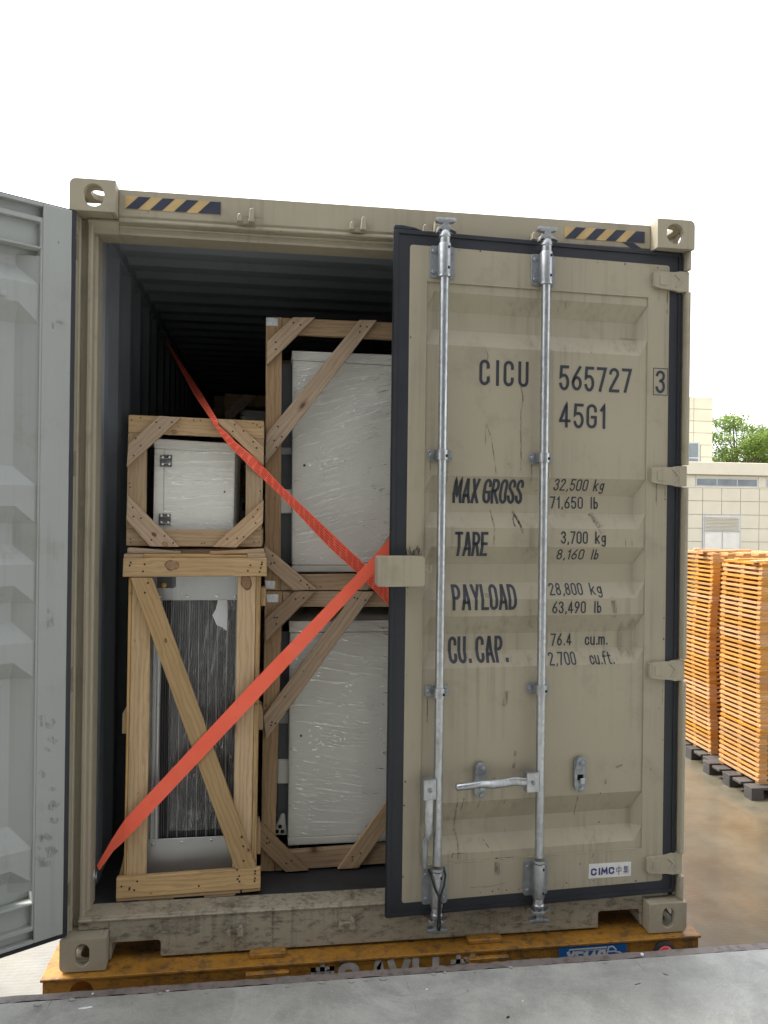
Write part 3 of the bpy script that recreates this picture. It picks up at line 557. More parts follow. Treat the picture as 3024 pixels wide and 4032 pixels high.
# weld seams round the pressed panel, and the scuffs and smears of use
def m_mark(name, col, dens=.75):
    t = NT(name); n = t.noise(t.coord((120, 120, 25)), 1., 5, .7); d = t.n('BsdfDiffuse', {'Color': tuple(col)+(1,)}); tr = t.n('BsdfTransparent')
    t.t.links.new(t.n('MixShader', {0: t.mul(t.ramp(n, .40, .60), dens), 1: tr.outputs[0], 2: d.outputs[0]}).outputs[0], t.out.inputs['Surface']); return t.m
M['rustchip'] = m_plain('bare_rusty_steel', (.10,.055,.035), .8, 0, .4, 40); M['scuff'] = m_mark('black_scuff', (.02,.02,.02), .8); M['smear'] = m_mark('grey_smear', (.07,.06,.05), .45); M['rustrun'] = m_mark('brown_run', (.11,.07,.04), .55)
sm = MB()
for a, b, c, d in ((.0655,.0695,.332,2.583), (1.0035,1.0075,.332,2.583)): sm.box(a, b, -.0012, .0035, c, d)
for c in (.3285, 2.583): sm.box(.066, 1.007, -.0012, .0035, c, c+.004)
sm.build('weld_seam', M['tan_frame'], rd, .001)
def door_uv(px, py):
    d = camR*((px-1512)/FPX)-camU*((py-2016)/FPX)+camF; n = Vector((-math.sin(TH), math.cos(TH), 0)); o = Vector((1.25643, -.018, 0))
    p = CAM+d*((o-CAM).dot(n)/d.dot(n)); return ((p-o).dot(Vector((math.cos(TH), math.sin(TH), 0))), p.z)
on2 = lambda u, v: (u, surf(u, v)-.0009 if .069 < u < 1.003 and .334 < v < 2.582 else -.0009, v)
k4 = crop(1600, 950, .4521); k5 = crop(1600, 1800, .4521); k6 = crop(1600, 2800, .4068); k2 = crop(2100, 1800, .4521); k3 = crop(2100, 2700, .4521)
for f, m, hw, pts in ((k5,'scuff',.005,((960,480),(985,540),(1005,610),(1012,650))), (k5,'scuff',.003,((965,500),(945,545),(952,600))), (k4,'rustrun',.0025,((690,935),(715,990),(705,1040),(705,1110))), (k4,'scuff',.0022,((725,1160),(732,1320))), (k4,'rustrun',.003,((1000,1270),(1020,1360),(1000,1500),(1003,1990))),
    (k4,'rustrun',.0022,((690,1570),(740,1700),(770,1900),(785,2030))), (k4,'smear',.0022,((695,1600),(693,1755))), (k5,'rustrun',.003,((757,460),(770,570),(765,790))), (k5,'smear',.008,((700,1200),(735,1225))), (k5,'smear',.010,((880,2060),(860,2150))), (k5,'rustrun',.003,((1080,1330),(1086,1370))),
    (k6,'smear',.003,((500,850),(490,1150),(512,1260),(512,1360))), (k6,'smear',.003,((560,850),(540,970))), (k6,'smear',.003,((715,870),(700,960))), (k6,'scuff',.002,((445,1420),(450,1385),(560,1378))), (k6,'scuff',.0016,((480,1385),(475,1430))), (k6,'scuff',.0016,((505,1385),(500,1440))), (k6,'scuff',.0016,((530,1385),(522,1440))), (k6,'scuff',.003,((470,1468),(505,1470))), (k6,'rustrun',.0018,((500,1465),(640,1458))),
    (k6,'scuff',.0028,((860,1432),(925,1430))), (k6,'scuff',.0022,((960,1425),(1030,1420))), (k6,'scuff',.0016,((765,1268),(805,1330))), (k6,'scuff',.0024,((990,1185),(990,1200))), (k6,'scuff',.0024,((833,1358),(833,1378))), (k6,'smear',.006,((1060,400),(1040,540))), (k6,'rustrun',.0012,((620,1708),(800,1698),(960,1660))), (k6,'smear',.002,((970,850),(955,910))), (k6,'smear',.012,((870,1450),(880,1560))),
    (k2,'scuff',.0012,((806,700),(808,775))), (k2,'scuff',.0012,((862,705),(864,775))), (k2,'smear',.012,((540,510),(600,640))), (k2,'smear',.010,((700,1240),(715,1370))), (k3,'scuff',.002,((512,1490),(520,1470))), (k3,'smear',.005,((730,710),(770,695))), (k3,'smear',.004,((635,810),(632,850)))):
    mb = MB(); ribbon(mb, [door_uv(*f(*p)) for p in pts], hw, on2, .008); tag(mb.build('scuff_mark', M[m], rd, solid=False))
for k in range(16):                                          # smeared grease above the lock box
    u = -.0+.004*k; mb = MB(); ribbon(mb, [(u, 1.528), (u+random.uniform(-.004,.004), 1.535+random.uniform(.005,.03))], .0025, lambda a, b: (a, -.0011, b), .01); mb.build('scuff_mark', M['scuff'], rd, solid=False)
rr_ = random.Random(21)
for uu_, zz_ in [(ub+dx, z) for ub in (.129, .543) for dx in (-.036, .036) for z in (2.598, 1.888, .978, .182)]+[(1.05, zc-.03) for zc in (2.655, 1.855, 1.057)]+[(1.09, zc-.035) for zc in (2.655, 1.855, 1.057)]+[(.307, .580), (.725, .580)]:
    if rr_.random() < .25: continue
    L = rr_.uniform(.03, .11); mb = MB(); x_ = rr_.uniform(-.004, .004); ribbon(mb, [(uu_, zz_), (uu_+x_*.5, zz_-L*.5), (uu_+x_, zz_-L)], rr_.uniform(.0012, .0032), on2, .008); mb.build('rust_run', M['rustrun'], rd, solid=False)
for k in range(46):
    e_ = rr_.choice('lrtbp'); u_, z_ = {'l': (rr_.uniform(.002,.010), rr_.uniform(.25,2.6)), 'r': (rr_.uniform(1.088,1.098), rr_.uniform(.25,2.6)), 't': (rr_.uniform(.05,1.05), rr_.uniform(2.705,2.718)), 'b': (rr_.uniform(.05,1.05), rr_.uniform(.194,.215)), 'p': (rr_.uniform(.10,.98), rr_.uniform(.2,.9))}[e_]
    r_ = rr_.uniform(.0014, .0042); mb = MB(); n_ = 7
    ring = [on2(u_+r_*math.cos(6.283*i/n_)*rr_.uniform(.5,1.2), z_+r_*1.3*math.sin(6.283*i/n_)*rr_.uniform(.5,1.2)) for i in range(n_)]
    mb.add(ring, [tuple(range(n_))]); mb.build('paint_chip', M['rustchip'], rd, solid=False)
# ---- locking bars and their fittings (door-local: u along the leaf, w outwards is negative y)
BY = -.036; BR = .0172
def bolt(mb, u, z, r=.0085, y=-.0065): mb.lathe([(r, 0), (r, -.004), (r*.7, -.0065)], (u, y, z), 'y', 8)
for ub in (.129, .543):
    sg = .002 if ub < .3 else 0
    bar = MB().cyl((ub, BY, .345), (ub, BY, 2.600), BR, n=20).build('locking_bar', M['galv2'], rd, smooth=40)
    for z0, z1, up in ((2.602, 2.722, True), (.185, .320, False)):
        pl = MB(); pl.plate(rrect(ub-.050, ub+.050, z0-.004, z1, .010), [], XZ, -.0065, -.0005)
        pl_o = pl.build('bracket_plate', M['cast'], rd, .001)
        rv = MB(); [bolt(rv, ub+dx, zz) for dx in (-.036, .036) for zz in (z0+.018, z1-.022)]; tag(rv.build('rivets', M['cast'], rd, smooth=30), kind='stuff')
        sl_ = MB(); sl_.lathe([(.0225, z0), (.0235, z0+.004), (.0235, z1-.006), (.0225, z1)], (ub, BY, 0), 'z', 24)
        sl_.box(ub-.0225, ub+.0225, BY, -.0066, z0+.004, z1-.004)
        sl_.build('guide_sleeve', M['galv'], rd, smooth=35)
        cz = z0-.010 if up else z1+.002
        MB().lathe([(.0195, cz), (.0245, cz+.002), (.0245, cz+.011), (.0195, cz+.013)], (ub, BY, 0), 'z', 24).build('collar', M['galv2'], rd, smooth=35)
        dt = MB(); [dt.lathe([(.0058, 0), (.0058, -.0012)], (ub+.010, BY-.0212, zz), 'y', 10) for zz in (z0+.024, z1-.018)]
        tag(dt.build('weep_holes', M['hole'], rd), kind='stuff')
        # cam end: neck, lower lug pair and the cross-shaped claw
        q = 1 if up else -1; ze = z1 if up else z0
        cm = MB(); cm.lathe([(.0195, ze-q*.002), (.0190, ze+q*.022), (.0225, ze+q*.026), (.0210, ze+q*.040), (.0145, ze+q*.050)], (ub, BY, 0), 'z', 20)
        pts = [(-.012,.046),(-.020,.052),(-.034,.040),(-.030,.058),(-.013,.066),(-.013,.078),(-.036,.080),(-.040,.088),(-.034,.094),(.034,.097),(.043,.091),(.036,.083),(.014,.078),(.013,.066),(.034,.050),(.044,.044),(.022,.052),(.012,.046)]
        cm.ext([(ub+a, BY-.013, ze+q*b) for a, b in pts], (0, .026, 0))
        cm.build('cam', M['galv'], rd, .002, 2, smooth=40)
    for zc in (1.913, 1.003):
        MB().plate(rrect(ub-.048, ub+.048, zc-.021, zc+.021, .008), [], XZ, -.0055, -.0005+(0)).build('bracket_plate', M['cast'], rd, .001)
        rv = MB(); [bolt(rv, ub+dx, zc, .009, -.0055) for dx in (-.036, .036)]; tag(rv.build('rivets', M['cast'], rd, smooth=30), kind='stuff')
        outer = [(-.024,-.005),(-.0225,BY)]+[(.0225*math.cos(RAD(a)), BY+.0225*math.sin(RAD(a))) for a in range(195, 350, 15)]+[(.0225,BY),(.024,-.005),(.0185,-.005),(.0185,BY)]+[(.0185*math.cos(RAD(a)), BY+.0185*math.sin(RAD(a))) for a in range(345, 190, -15)]+[(-.0185,BY),(-.0185,-.005)]
        MB().ext([(ub+a, b, zc-.019) for a, b in outer], (0,0,.038)).build('bar_clamp', M['galv'], rd, .0008, smooth=35)
        tag(MB().lathe([(.006, 0), (.006, -.001)], (ub+.012, BY-.0200, zc-.004), 'y', 10).build('clamp_hole', M['hole'], rd))
# handles: hub block on the bar, folded flat bar, round grip
def hub(u, z, up):
    MB().box(u-.026, u+.024, BY-.030, BY+.010, z-.039, z+.039).build('handle_hub', M['galv'], rd, .004, 2)
    MB().lathe([(.0085, 0), (.0085, -.004), (.005, -.006)], (u, BY-.030, z), 'y', 12).build('pivot_pin', M['cast'], rd, smooth=40)
hub(.503, .648, False); hub(.090, .643, False)
def sect(path, w, t, n=10):
    """path of (u,y,z), half height w and half thickness t at each point (superellipse section)"""
    rows = []
    for i, p in enumerate(path):
        p = Vector(p); d = (Vector(path[min(i+1,len(path)-1)])-Vector(path[max(i-1,0)])).normalized(); b = Vector((0,-1,0)); a = d.cross(b).normalized()
        rows.append([p+a*w[i]*math.cos(2*math.pi*k/n)+b*t[i]*math.sin(2*math.pi*k/n) for k in range(n)])
    mb = MB(); vs = [v for r in rows for v in r]; m = len(rows)
    mb.add(vs, [(i*n+k,i*n+(k+1)%n,(i+1)*n+(k+1)%n,(i+1)*n+k) for i in range(m-1) for k in range(n)]+[tuple(range(n)), tuple(range((m-1)*n,m*n))]); return mb
yh = BY-.022
sect([(.480,yh,.650),(.462,yh,.650),(.440,yh,.654),(.415,yh,.654),(.395,yh-.004,.652),(.335,yh-.010,.651),(.312,yh-.014,.655),(.290,yh-.020,.659),(.276,yh-.022,.660),(.24,yh-.024,.657),(.190,yh-.026,.655),(.186,yh-.026,.655)],
     [.016,.0165,.0165,.0165,.0165,.0165,.0155,.0145,.0140,.0138,.0130,.009], [.006,.006,.006,.006,.0065,.007,.009,.012,.013,.0132,.0125,.009], 16).build('handle', M['galv2'], rd, smooth=60)
sect([(.090,yh,.612),(.090,yh,.590),(.089,yh,.56),(.088,yh,.53),(.088,yh,.485),(.086,yh+.006,.462),(.080,yh+.014,.445),(.078,yh+.016,.43),(.078,yh+.016,.345),(.078,yh+.016,.340)],
     [.0165,.0160,.0160,.0155,.0145,.0135,.0135,.0130,.0105,.008], [.006,.006,.006,.007,.010,.012,.012,.012,.010,.008], 16).build('handle', M['galv2'], rd, smooth=60)
for uc in (.307, .725):
    pl = MB().plate(oval(uc, .652, .050, .140), [rrect(uc-.012, uc+.014, .626, .650, .002, 1)], XZ, -.012, -.0005).build('handle_retainer', M['cast'], rd, .0015, 2)
    MB().box(uc-.020, uc+.020, -.0004, .0002, .622, .654).build('retainer_slot', M['hole'], pl)
    MB().box(uc-.002, uc+.018, -.020, -.0125, .612, .636).build('retainer_lip', M['galv'], pl, .002)
    MB().plate(arc(uc+.002,.700,.022,.020,-20,200,8)+[(uc-.024,.676),(uc-.010,.672),(uc+.016,.684)], [], XZ, -.018, -.0125).build('retainer_catch', M['cast'], pl, .0015)
    rv = MB(); [rv.lathe([(.011, 0), (.010, -.006), (.006, -.008)], (uc+.004, -.018 if zz > .65 else -.012, zz), 'y', 12) for zz in (.698, .592)]; rv.build('retainer_rivets', M['cast'], pl, smooth=40)['kind'] = 'stuff'
# forged hinge blades
for zc in (2.655, 1.855, 1.057, .262):
    hb = [(1.022,zc-.026),(1.030,zc-.030),(1.075,zc-.036),(1.110,zc-.038),(1.138,zc-.044),(1.178,zc-.041),(1.178,zc+.041),(1.138,zc+.041),(1.110,zc+.036),(1.030,zc+.034),(1.022,zc+.028)]
    hg = MB().plate(hb, [], XZ, -.016, -.0005).build('hinge', M['tan'], rd, .005, 2)
    MB().ext([(1.108,-.0165,zc+.028),(1.136,-.0165,zc+.002),(1.112,-.0165,zc-.026),(1.120,-.0165,zc-.026),(1.146,-.0165,zc+.002),(1.118,-.0165,zc+.028)], (0,-.003,0)).build('hinge_rib', M['tan'], hg, .0015)
    MB().plate(rrect(1.045, 1.078, zc-.020, zc+.020, .004), [], XZ, -.0185, -.0165).build('hinge_pad', M['tan'], hg, .001)
    MB().cyl((1.168, -.003, zc-.0415), (1.168, -.003, zc+.0415), .0125, n=16).build('hinge_knuckle', M['tan'], hg, smooth=40)
# lock box lapping over the door edge, with its hook
lb = MB().plate(rrect(-.122, .060, 1.412, 1.526, .010), [], XZ, -.062, -.001).build('lock_box', M['tan_frame'], rd, .004, 2)
MB().plate([(.060,1.492),(.066,1.488),(.068,1.478),(.060,1.462)], [], XZ, -.050, -.040).build('hook_root', M['tan_frame'], lb, .001)
MB().tube([(.064,-.045,1.472)]+[(.078+.010*math.cos(RAD(a)), -.045, 1.474+.010*math.sin(RAD(a))) for a in range(200, 365, 20)]+[(.0885,-.045,1.490)], .0028, 8).build('hook', M['tan_frame'], lb, smooth=50)
# seal cord knotted round the first bar's lower guide
ccx = .129; cy = BY-.027
MB().tube([(ccx-.030,-.020,.322),(ccx-.027,cy+.008,.308),(ccx-.016,cy,.270),(ccx-.004,cy-.003,.246),(ccx+.004,cy-.004,.235),(ccx+.002,cy-.004,.205),(ccx,cy-.004,.165),(ccx-.004,cy-.006,.130),(ccx-.003,cy-.006,.112),(ccx+.003,cy-.006,.110),(ccx+.006,cy-.006,.128),(ccx+.004,cy-.005,.165),(ccx+.005,cy-.005,.21),(ccx+.006,cy-.004,.24),(ccx+.020,cy,.275),(ccx+.028,cy+.008,.312),(ccx+.030,-.020,.325)], .0042, 7).build('seal_cord', M['hole'], rd, smooth=50)

# ---- the other door, swung open about 148 degrees; its grey inside faces us
ang = RAD(-148.3); dv = Vector((math.cos(ang), math.sin(ang), 0)); nv = Vector((-math.sin(ang), math.cos(ang), 0))
ld = door_leaf('door', True); ld.rotation_euler = (0, 0, ang); ld.location = Vector((.0135, 0, 0))+dv*.066-nv*.050
tag(ld, 'left-hand door leaf swung open showing its grey inner side')
for a, b in ((-.062, .038), (1.03, 1.148)): MB().box(a, b, .0505, .0565, .146, 2.772).build('inner_stile', M['grey_in'], ld, .002)
for a, b in ((.146, .2835), (2.617, 2.772)): MB().box(-.055, 1.12, .026, .030, a, b).build('inner_rail', M['grey_in'], ld, .001)
for a, b in ((.146, .158), (2.760, 2.772)): MB().box(.0385, 1.0295, .0302, .0560, a, b).build('inner_lip', M['grey_in'], ld, .001)
for a, b in ((.284, .292), (2.609, 2.6165)): MB().box(.0385, 1.0295, .012, .0555, a, b).build('inner_ledge', M['grey_in'], ld, .002)
for a, b in ((.200, .334), (2.581, 2.71)): MB().box(.0455, 1.0095, .0035, .0070, a, b).build('panel_margin', M['grey_in'], ld)
MB().box(.0385, .0445, .045, .0555, .293, 2.608).build('inner_lap', M['grey_in'], ld)
for z in (2.45, 1.10): MB().lathe([(.012, .046), (.012, .052), (.005, .054)], (.165, 0, z-.02), 'y', 8).build('inner_bolt', M['grey_in'], ld)
for zc in (2.655, 1.855, 1.057, .262):
    MB().box(-.085, .075, -.016, -.0005, zc-.034, zc+.034).build('hinge', M['tan'], ld, .004)
    MB().cyl((-.083, -.004, zc-.038), (-.083, -.004, zc+.038), .0125, n=14).build('hinge_knuckle', M['tan'], ld, smooth=40)
M['stain'] = m_mark('brown_stain', (.12,.095,.065), .28)
rr_ = random.Random(8)
for k in range(22):
    u_ = rr_.uniform(-.035, .022); z_ = rr_.choice((rr_.gauss(.93, .05), rr_.gauss(.62, .06), rr_.gauss(.45, .05), rr_.uniform(.25, 2.5))); L = rr_.uniform(.015, .05); a_ = rr_.choice((0, .3, 1.4, .6))
    mb = MB(); ribbon(mb, [(u_, z_), (min(u_+L*math.cos(a_)*.4, .03), z_+L*math.sin(a_)*.4+.004)], rr_.uniform(.004, .014), lambda a, b: (min(max(a, -.06), .037), .0572, b), .008); mb.build('stain', M['stain'], ld, solid=False)
for ub in (.55, .97):
    MB().cyl((ub, BY, .12), (ub, BY, 2.80), BR, n=14).build('locking_bar', M['galv2'], ld, smooth=40)
    for zc in (2.66, 1.913, 1.003, .25): MB().box(ub-.048, ub+.048, BY-.022, -.0005, zc-.022, zc+.022).build('bar_clamp', M['galv'], ld, .003)

# ------------------------------------------------------------------ crates and what is in them
def board(name, px, y, th, mat, parent, ext_x=None, bev=.0018, front=None, local=None):
    """one sawn board: outline given in photo pixels on the plane y, th metres thick towards +Y; ext_x stretches its right end to that x"""
    P = [at(a, b, y=y) for a, b in px]
    if ext_x is not None:                       # continue the board behind the closed door
        xm = max(p.x for p in P); L = [p for p in P if p.x < xm-.08]; Rr = [p for p in P if p.x >= xm-.08]
        for p in Rr:
            q = min(L, key=lambda a: abs(a.z-p.z)); t = (ext_x-p.x)/(p.x-q.x); p.z += (p.z-q.z)*t; p.x = ext_x
    return board3(name, [(p.x, p.z) for p in P], y, th, mat, parent, bev)
def board3(name, xz, y, th, mat, parent, bev=.0018):
    P = [Vector((a, 0, b)) for a, b in xz]; n = len(P); e = max(range(n), key=lambda i: (P[(i+1)%n]-P[i]).length)
    d = (P[(e+1)%n]-P[e]).normalized()
    if d.x < 0: d = -d
    a = -math.atan2(d.z, d.x); c = sum(P, Vector())/n
    R = Matrix.Rotation(-a, 3, 'Y')
    Q = [R @ (p-c) for p in P]
    base = parent.matrix_basis.translation
    o = MB().ext([(q.x, 0, q.z) for q in Q], (0, th, 0)).build(name, mat, parent, bev)
    o.rotation_euler = (0, a, 0); o.location = Vector((c.x, y, c.z))-base
    return o
def depth_board(name, x0, x1, y0, y1, z0, z1, mat, parent):
    base = parent.matrix_basis.translation; c = Vector(((x0+x1)/2, (y0+y1)/2, (z0+z1)/2))
    L = [abs(y1-y0)/2, abs(x1-x0)/2, abs(z1-z0)/2]
    o = MB().box(-L[0], L[0], -L[1], L[1], -L[2], L[2]).build(name, mat, parent, .0018)
    o.rotation_euler = (0, 0, math.pi/2); o.location = c-base; return o
def nails(parent, pts, y, r=.0032):
    base = parent.matrix_basis.translation; mb = MB()
    for a, b in pts:
        p = at(a, b, y=y)-base; mb.lathe([(r, 0), (r, -.0006)], p, 'y', 7)
    tag(mb.build('nail_heads', M['nail'], parent), kind='stuff')
def screws(parent, pts, y, r=.005, mat='screw', name='screw', off=None):
    base = off if off is not None else parent.matrix_basis.translation
    for a, b in pts:
        p = at(a, b, y=y)-base; MB().lathe([(r, .001), (r*.95, -.0015), (r*.5, -.003)], p, 'y', 10).build(name, M[mat], parent, smooth=40)
def facebox(name, px, y, depth, mat, parent, bev=.003, ext_x=None, base=None, seg=1):
    P = [at(a, b, y=y) for a, b in px]; base = base if base is not None else parent.matrix_basis.translation
    if ext_x is not None:
        xm = max(p.x for p in P)
        for i, p in enumerate(P):
            if p.x > xm-.08: p.x = ext_x
    return MB().ext([p-base for p in P], (0, depth, 0)).build(name, M[mat], parent, bev, seg)
def film(parent, x0, x1, z0, z1, y, mat, base, amp=.004, depth=None):
    """wrapped sheet, slightly slack; folds round the sides"""
    rows = []; rr = random.Random(int(x0*1000+z0*100)); ph = [rr.uniform(0, 6) for _ in range(6)]
    nx, nz = 34, 46
    for j in range(nz+1):
        z = z0+(z1-z0)*j/nz; r = []
        if depth: r.append(Vector((x0-.002, y+depth, z))-base)
        for i in range(nx+1):
            x = x0+(x1-x0)*i/nx; e = min(1, min(i, nx-i)/3)
            k = math.sin(9*x+31*z+ph[0])+.7*math.sin(23*z-14*x+ph[1])+.5*math.sin(47*z+5*x+ph[2])+.4*math.sin(37*x+11*z+ph[3])
            r.append(Vector((x, y-amp*.5*e*(1+.38*k), z))-base)
        if depth: r.append(Vector((x1+.002, y+depth, z))-base)
        rows.append(r)
    o = MB().grid(rows).build('stretch_film', M[mat], parent, smooth=180, solid=False); return o

# -- small square crate on top of the tall one
Y1 = .222
c1 = thing('crate', 'small square pine crate with four corner braces, stacked on the tall open crate', 'crate', (at(*e1(120,1540), y=Y1).x, Y1, 1.545))
zb1 = c1.location.copy(); bt = .026
fr = [[(143,212),(1505,275),(1505,452),(140,392)], [(138,394),(322,402),(312,1356),(120,1356)], [(1325,446),(1503,453),(1482,1377),(1318,1371)], [(120,1357),(1482,1378),(1482,1542),(120,1530)]]
for q in fr: board('board', [e1(*p) for p in q], Y1, bt, M['pine_dull'], c1)
br = [[(140,500),(455,222),(668,240),(122,738)], [(1005,257),(1190,264),(1503,545),(1501,722)], [(130,1025),(650,1541),(360,1535),(119,1268)], [(1501,1068),(1492,1302),(1228,1546),(985,1540)]]
for q in br: board('brace', [e1(*p) for p in q], Y1-.021, .0205, M['aged'], c1)
nails(c1, [e1(*p) for p in ((422,286),(578,286),(458,342),(265,522),(215,450),(195,622),(1210,310),(1300,375),(1190,380),(1430,545),(1395,485),(185,1145),(193,1235),(268,1252),(372,1470),(505,1430),(592,1500),(1440,1165),(1395,1240),(1420,1300),(1300,1440),(1235,1455),(1135,1460))], Y1-.0212, .0038)
nails(c1, [e1(*p) for p in ((265,242),(175,265),(800,268),(866,270),(1395,300),(1435,315),(1468,340),(160,940),(155,900),(1468,980),(165,1497),(162,1462),(880,1505),(908,1500),(1405,1492),(1455,1488))], Y1-.0002, .0032)
X0, X1, Z0, Z1, D1 = at(*e1(128,1540), y=Y1).x, at(*e1(1490,1540), y=Y1).x, 1.548, 2.050, .62
for q in fr: board('back_board', [e1(*p) for p in q], Y1+D1-bt, bt, M['pine_dull'], c1)
for x in (X0, X1-.024):
    for z in (Z0, Z1-.068): depth_board('side_rail', x, x+.024, Y1+bt+.001, Y1+D1-bt-.001, z, z+.066, M['pine_dull'], c1)
depth_board('base_runner', X0+.03, X0+.10, Y1+bt+.001, Y1+D1-bt-.001, Z0, Z0+.02, M['pine_dull'], c1); depth_board('base_runner', X1-.10, X1-.03, Y1+bt+.001, Y1+D1-bt-.001, Z0, Z0+.02, M['pine_dull'], c1)
# its cabinet
U1Y = .285
u1 = thing('equipment_cabinet', 'small pale cabinet door with two black hinges, film-wrapped, inside the small square crate', 'cabinet', (at(*e1(400,1365), y=U1Y).x, U1Y, 1.570))
b1 = u1.location.copy(); P = lambda *a: [e1(*p) for p in a]
facebox('body', P((404,548),(1217,594),(1199,1420),(388,1412)), U1Y+.006, .50, 'white', u1, .004)
facebox('top_cap', P((395,449),(1222,500),(1220,600),(398,546)), U1Y-.004, .52, 'white', u1, .005, seg=2)
facebox('hinge_stile', P((404,550),(497,556),(488,1418),(388,1412)), U1Y, .0055, 'white', u1, .002)
facebox('cabinet_door', P((505,557),(1216,598),(1198,1418),(494,1416)), U1Y, .0055, 'white', u1, .002)
for q in (((458,617),(580,617),(578,735),(457,733)), ((446,1206),(568,1207),(567,1323),(445,1320))):
    hg = facebox('hinge', P(*q), U1Y-.006, .0058, 'hinge', u1, .001, base=b1); x0, y0 = q[0]
    screws(hg, [e1(x0+dx, y0+dy) for dx in (27, 95) for dy in (20, 90)], U1Y-.0062, .0052, off=b1)
screws(u1, [e1(1108,986)], U1Y-.0002, .0042, 'hole', 'keyhole')
film(u1, b1.x+.003, at(*e1(1208,1300), y=U1Y).x, 1.585, 1.955, U1Y-.009, 'filmA', b1, .005, .10)

# -- tall open crate with the condenser coil
Y2 = .182
c2 = thing('crate', 'tall pale pine crate with one long diagonal board, a condenser coil showing inside', 'crate', (.19, Y2, .165)); b2 = c2.location.copy()
Q = lambda f, *a: [f(*p) for p in a]
T2 = .024
board('top_board', Q(e1,(90,1650),(1530,1652),(1533,1835),(83,1842)), Y2-.024, T2, M['pine'], c2)
board('bottom_board', Q(e3,(20,1298),(1470,1195),(1468,1397),(15,1506)), Y2-.024, T2, M['pine'], c2)
board('stile', [e2(180,62),e2(374,62),e3(318,1272),e3(121,1287)], Y2+.001, T2, M['pine'], c2)
board('stile', [e2(1240,50),e2(1424,50),e3(1374,1206),e3(1186,1212)], Y2+.001, T2, M['pine'], c2)
board('side_plank', [e2(144,60),e2(177,60),e3(119,1287),e3(94,1290)], Y2+.003, .09, M['pine'], c2)
board('side_plank', [e2(1428,46),e2(1473,46),e3(1424,1201),e3(1378,1206)], Y2+.003, .09, M['pine'], c2)
board('diagonal', [e2(162,62),e2(376,62),e3(1432,1204),e3(1218,1211)], Y2-.0225, .0225, M['pine'], c2)
for q, m in ((((95,1611),(290,1613),(288,1648),(95,1650)),'aged'), (((291,1612),(1335,1622),(1334,1649),(291,1649)),'pine'), (((1336,1606),(1521,1606),(1521,1649),(1336,1650)),'aged')): board('lid_strip', Q(e1,*q), Y2-.010, .06, M[m], c2)
board('lid_board', Q(e1,(132,1548),(640,1582),(666,1592),(660,1613),(130,1606)), Y2+.004, .09, M['aged'], c2); board('lid_board', Q(e1,(960,1585),(1503,1560),(1512,1601),(962,1616)), Y2+.004, .09, M['aged'], c2)
board('base_strip', Q(e3,(15,1507),(1265,1412),(1265,1448),(18,1535)), Y2-.018, .10, M['pine'], c2); board('base_strip', Q(e3,(1280,1414),(1467,1398),(1467,1424),(1282,1445)), Y2-.018, .10, M['pine'], c2)
board('skid', Q(e3,(245,1523),(590,1500),(602,1526),(300,1548)), Y2-.014, .8, M['pine'], c2); board('skid', Q(e3,(902,1474),(1232,1452),(1190,1482),(905,1510)), Y2-.014, .8, M['pine'], c2)
for f, q in ((e2,((127,1350),(127,1632),(78,1632),(82,1430))), (e2,((1450,1342),(1470,1342),(1494,1420),(1492,1592),(1447,1594))), (e2,((1475,165),(1522,165),(1518,348),(1472,348))), (e3,((1432,742),(1455,742),(1470,850),(1469,1057),(1426,1055))), (e3,((102,1045),(96,1288),(42,1291)))):
    board('cleat', Q(f,*q), Y2+.030, .07, M['pine'], c2)
X0, X1 = at(*e2(150,1000), y=Y2).x, at(*e2(1455,1000), y=Y2).x; D2 = .90
for x in (X0, X1-.024):
    for z in (.21, .80, 1.40): depth_board('side_rail', x, x+.022, Y2+.10, Y2+D2, z, z+.085, M['pine'], c2)
for x in (X0, X1-.085): board3('back_stile', [(x,.20),(x+.085,.20),(x+.085,1.49),(x,1.49)], Y2+D2+.001, .024, M['pine'], c2)
for z in (.20, 1.41): board3('back_board', [(X0,z),(X1,z),(X1,z+.085),(X0,z+.085)], Y2+D2+.026, .024, M['pine'], c2)
for k in range(6): y = Y2+.12+k*.14; board3('lid_slat', [(X0,1.504),(X1,1.504),(X1,1.528),(X0,1.528)], y, .10, M['aged'], c2)
nails(c2, Q(e1,(165,1697),(155,1728),(305,1715),(288,1786),(1368,1724),(1342,1780),(1485,1697),(1480,1718),(1472,1752),(1460,1790))+Q(e3,(230,1328),(200,1416),(155,1395),(150,1410),(72,1380),(1255,1275),(1240,1305),(1258,1330),(1416,1225),(1414,1250),(1414,1297),(1410,1327),(1235,1210),(850,1375)), Y2-.0242, .0042)
nails(c2, Q(e2,(337,116),(308,213))+Q(e3,(1298,975),(1348,1012),(1300,1122),(1280,882)), Y2-.0227, .0045)
# the condenser inside it
U2Y = .262
u2 = thing('condenser_unit', 'aluminium-framed condenser unit with dark finned coil inside the tall pine crate', 'condenser', (.33, U2Y, .195)); bb = u2.location.copy()
facebox('top_panel', [e2(385,30),e2(1300,30),e2(1295,288),e2(385,292)], U2Y, .004, 'alu', u2, .001)
facebox('bottom_panel', [e3(300,910),e3(1240,866),e3(1240,1290),e3(300,1290)], U2Y, .004, 'alu', u2, .001)
facebox('side_profile', [e2(362,292),e2(474,292),e3(436,908),e3(318,908)], U2Y+.0045, .03, 'alu', u2, .003)
facebox('profile_rib', [e2(396,292),e2(412,292),e3(372,908),e3(356,908)], U2Y-.002, .006, 'alu', u2, .002); facebox('profile_rib', [e2(436,292),e2(446,292),e3(408,908),e3(398,908)], U2Y-.001, .005, 'alu', u2, .002)
facebox('side_profile', [e2(1236,292),e2(1300,292),e3(1250,866),e3(1196,866)], U2Y+.0045, .03, 'alu', u2, .003)
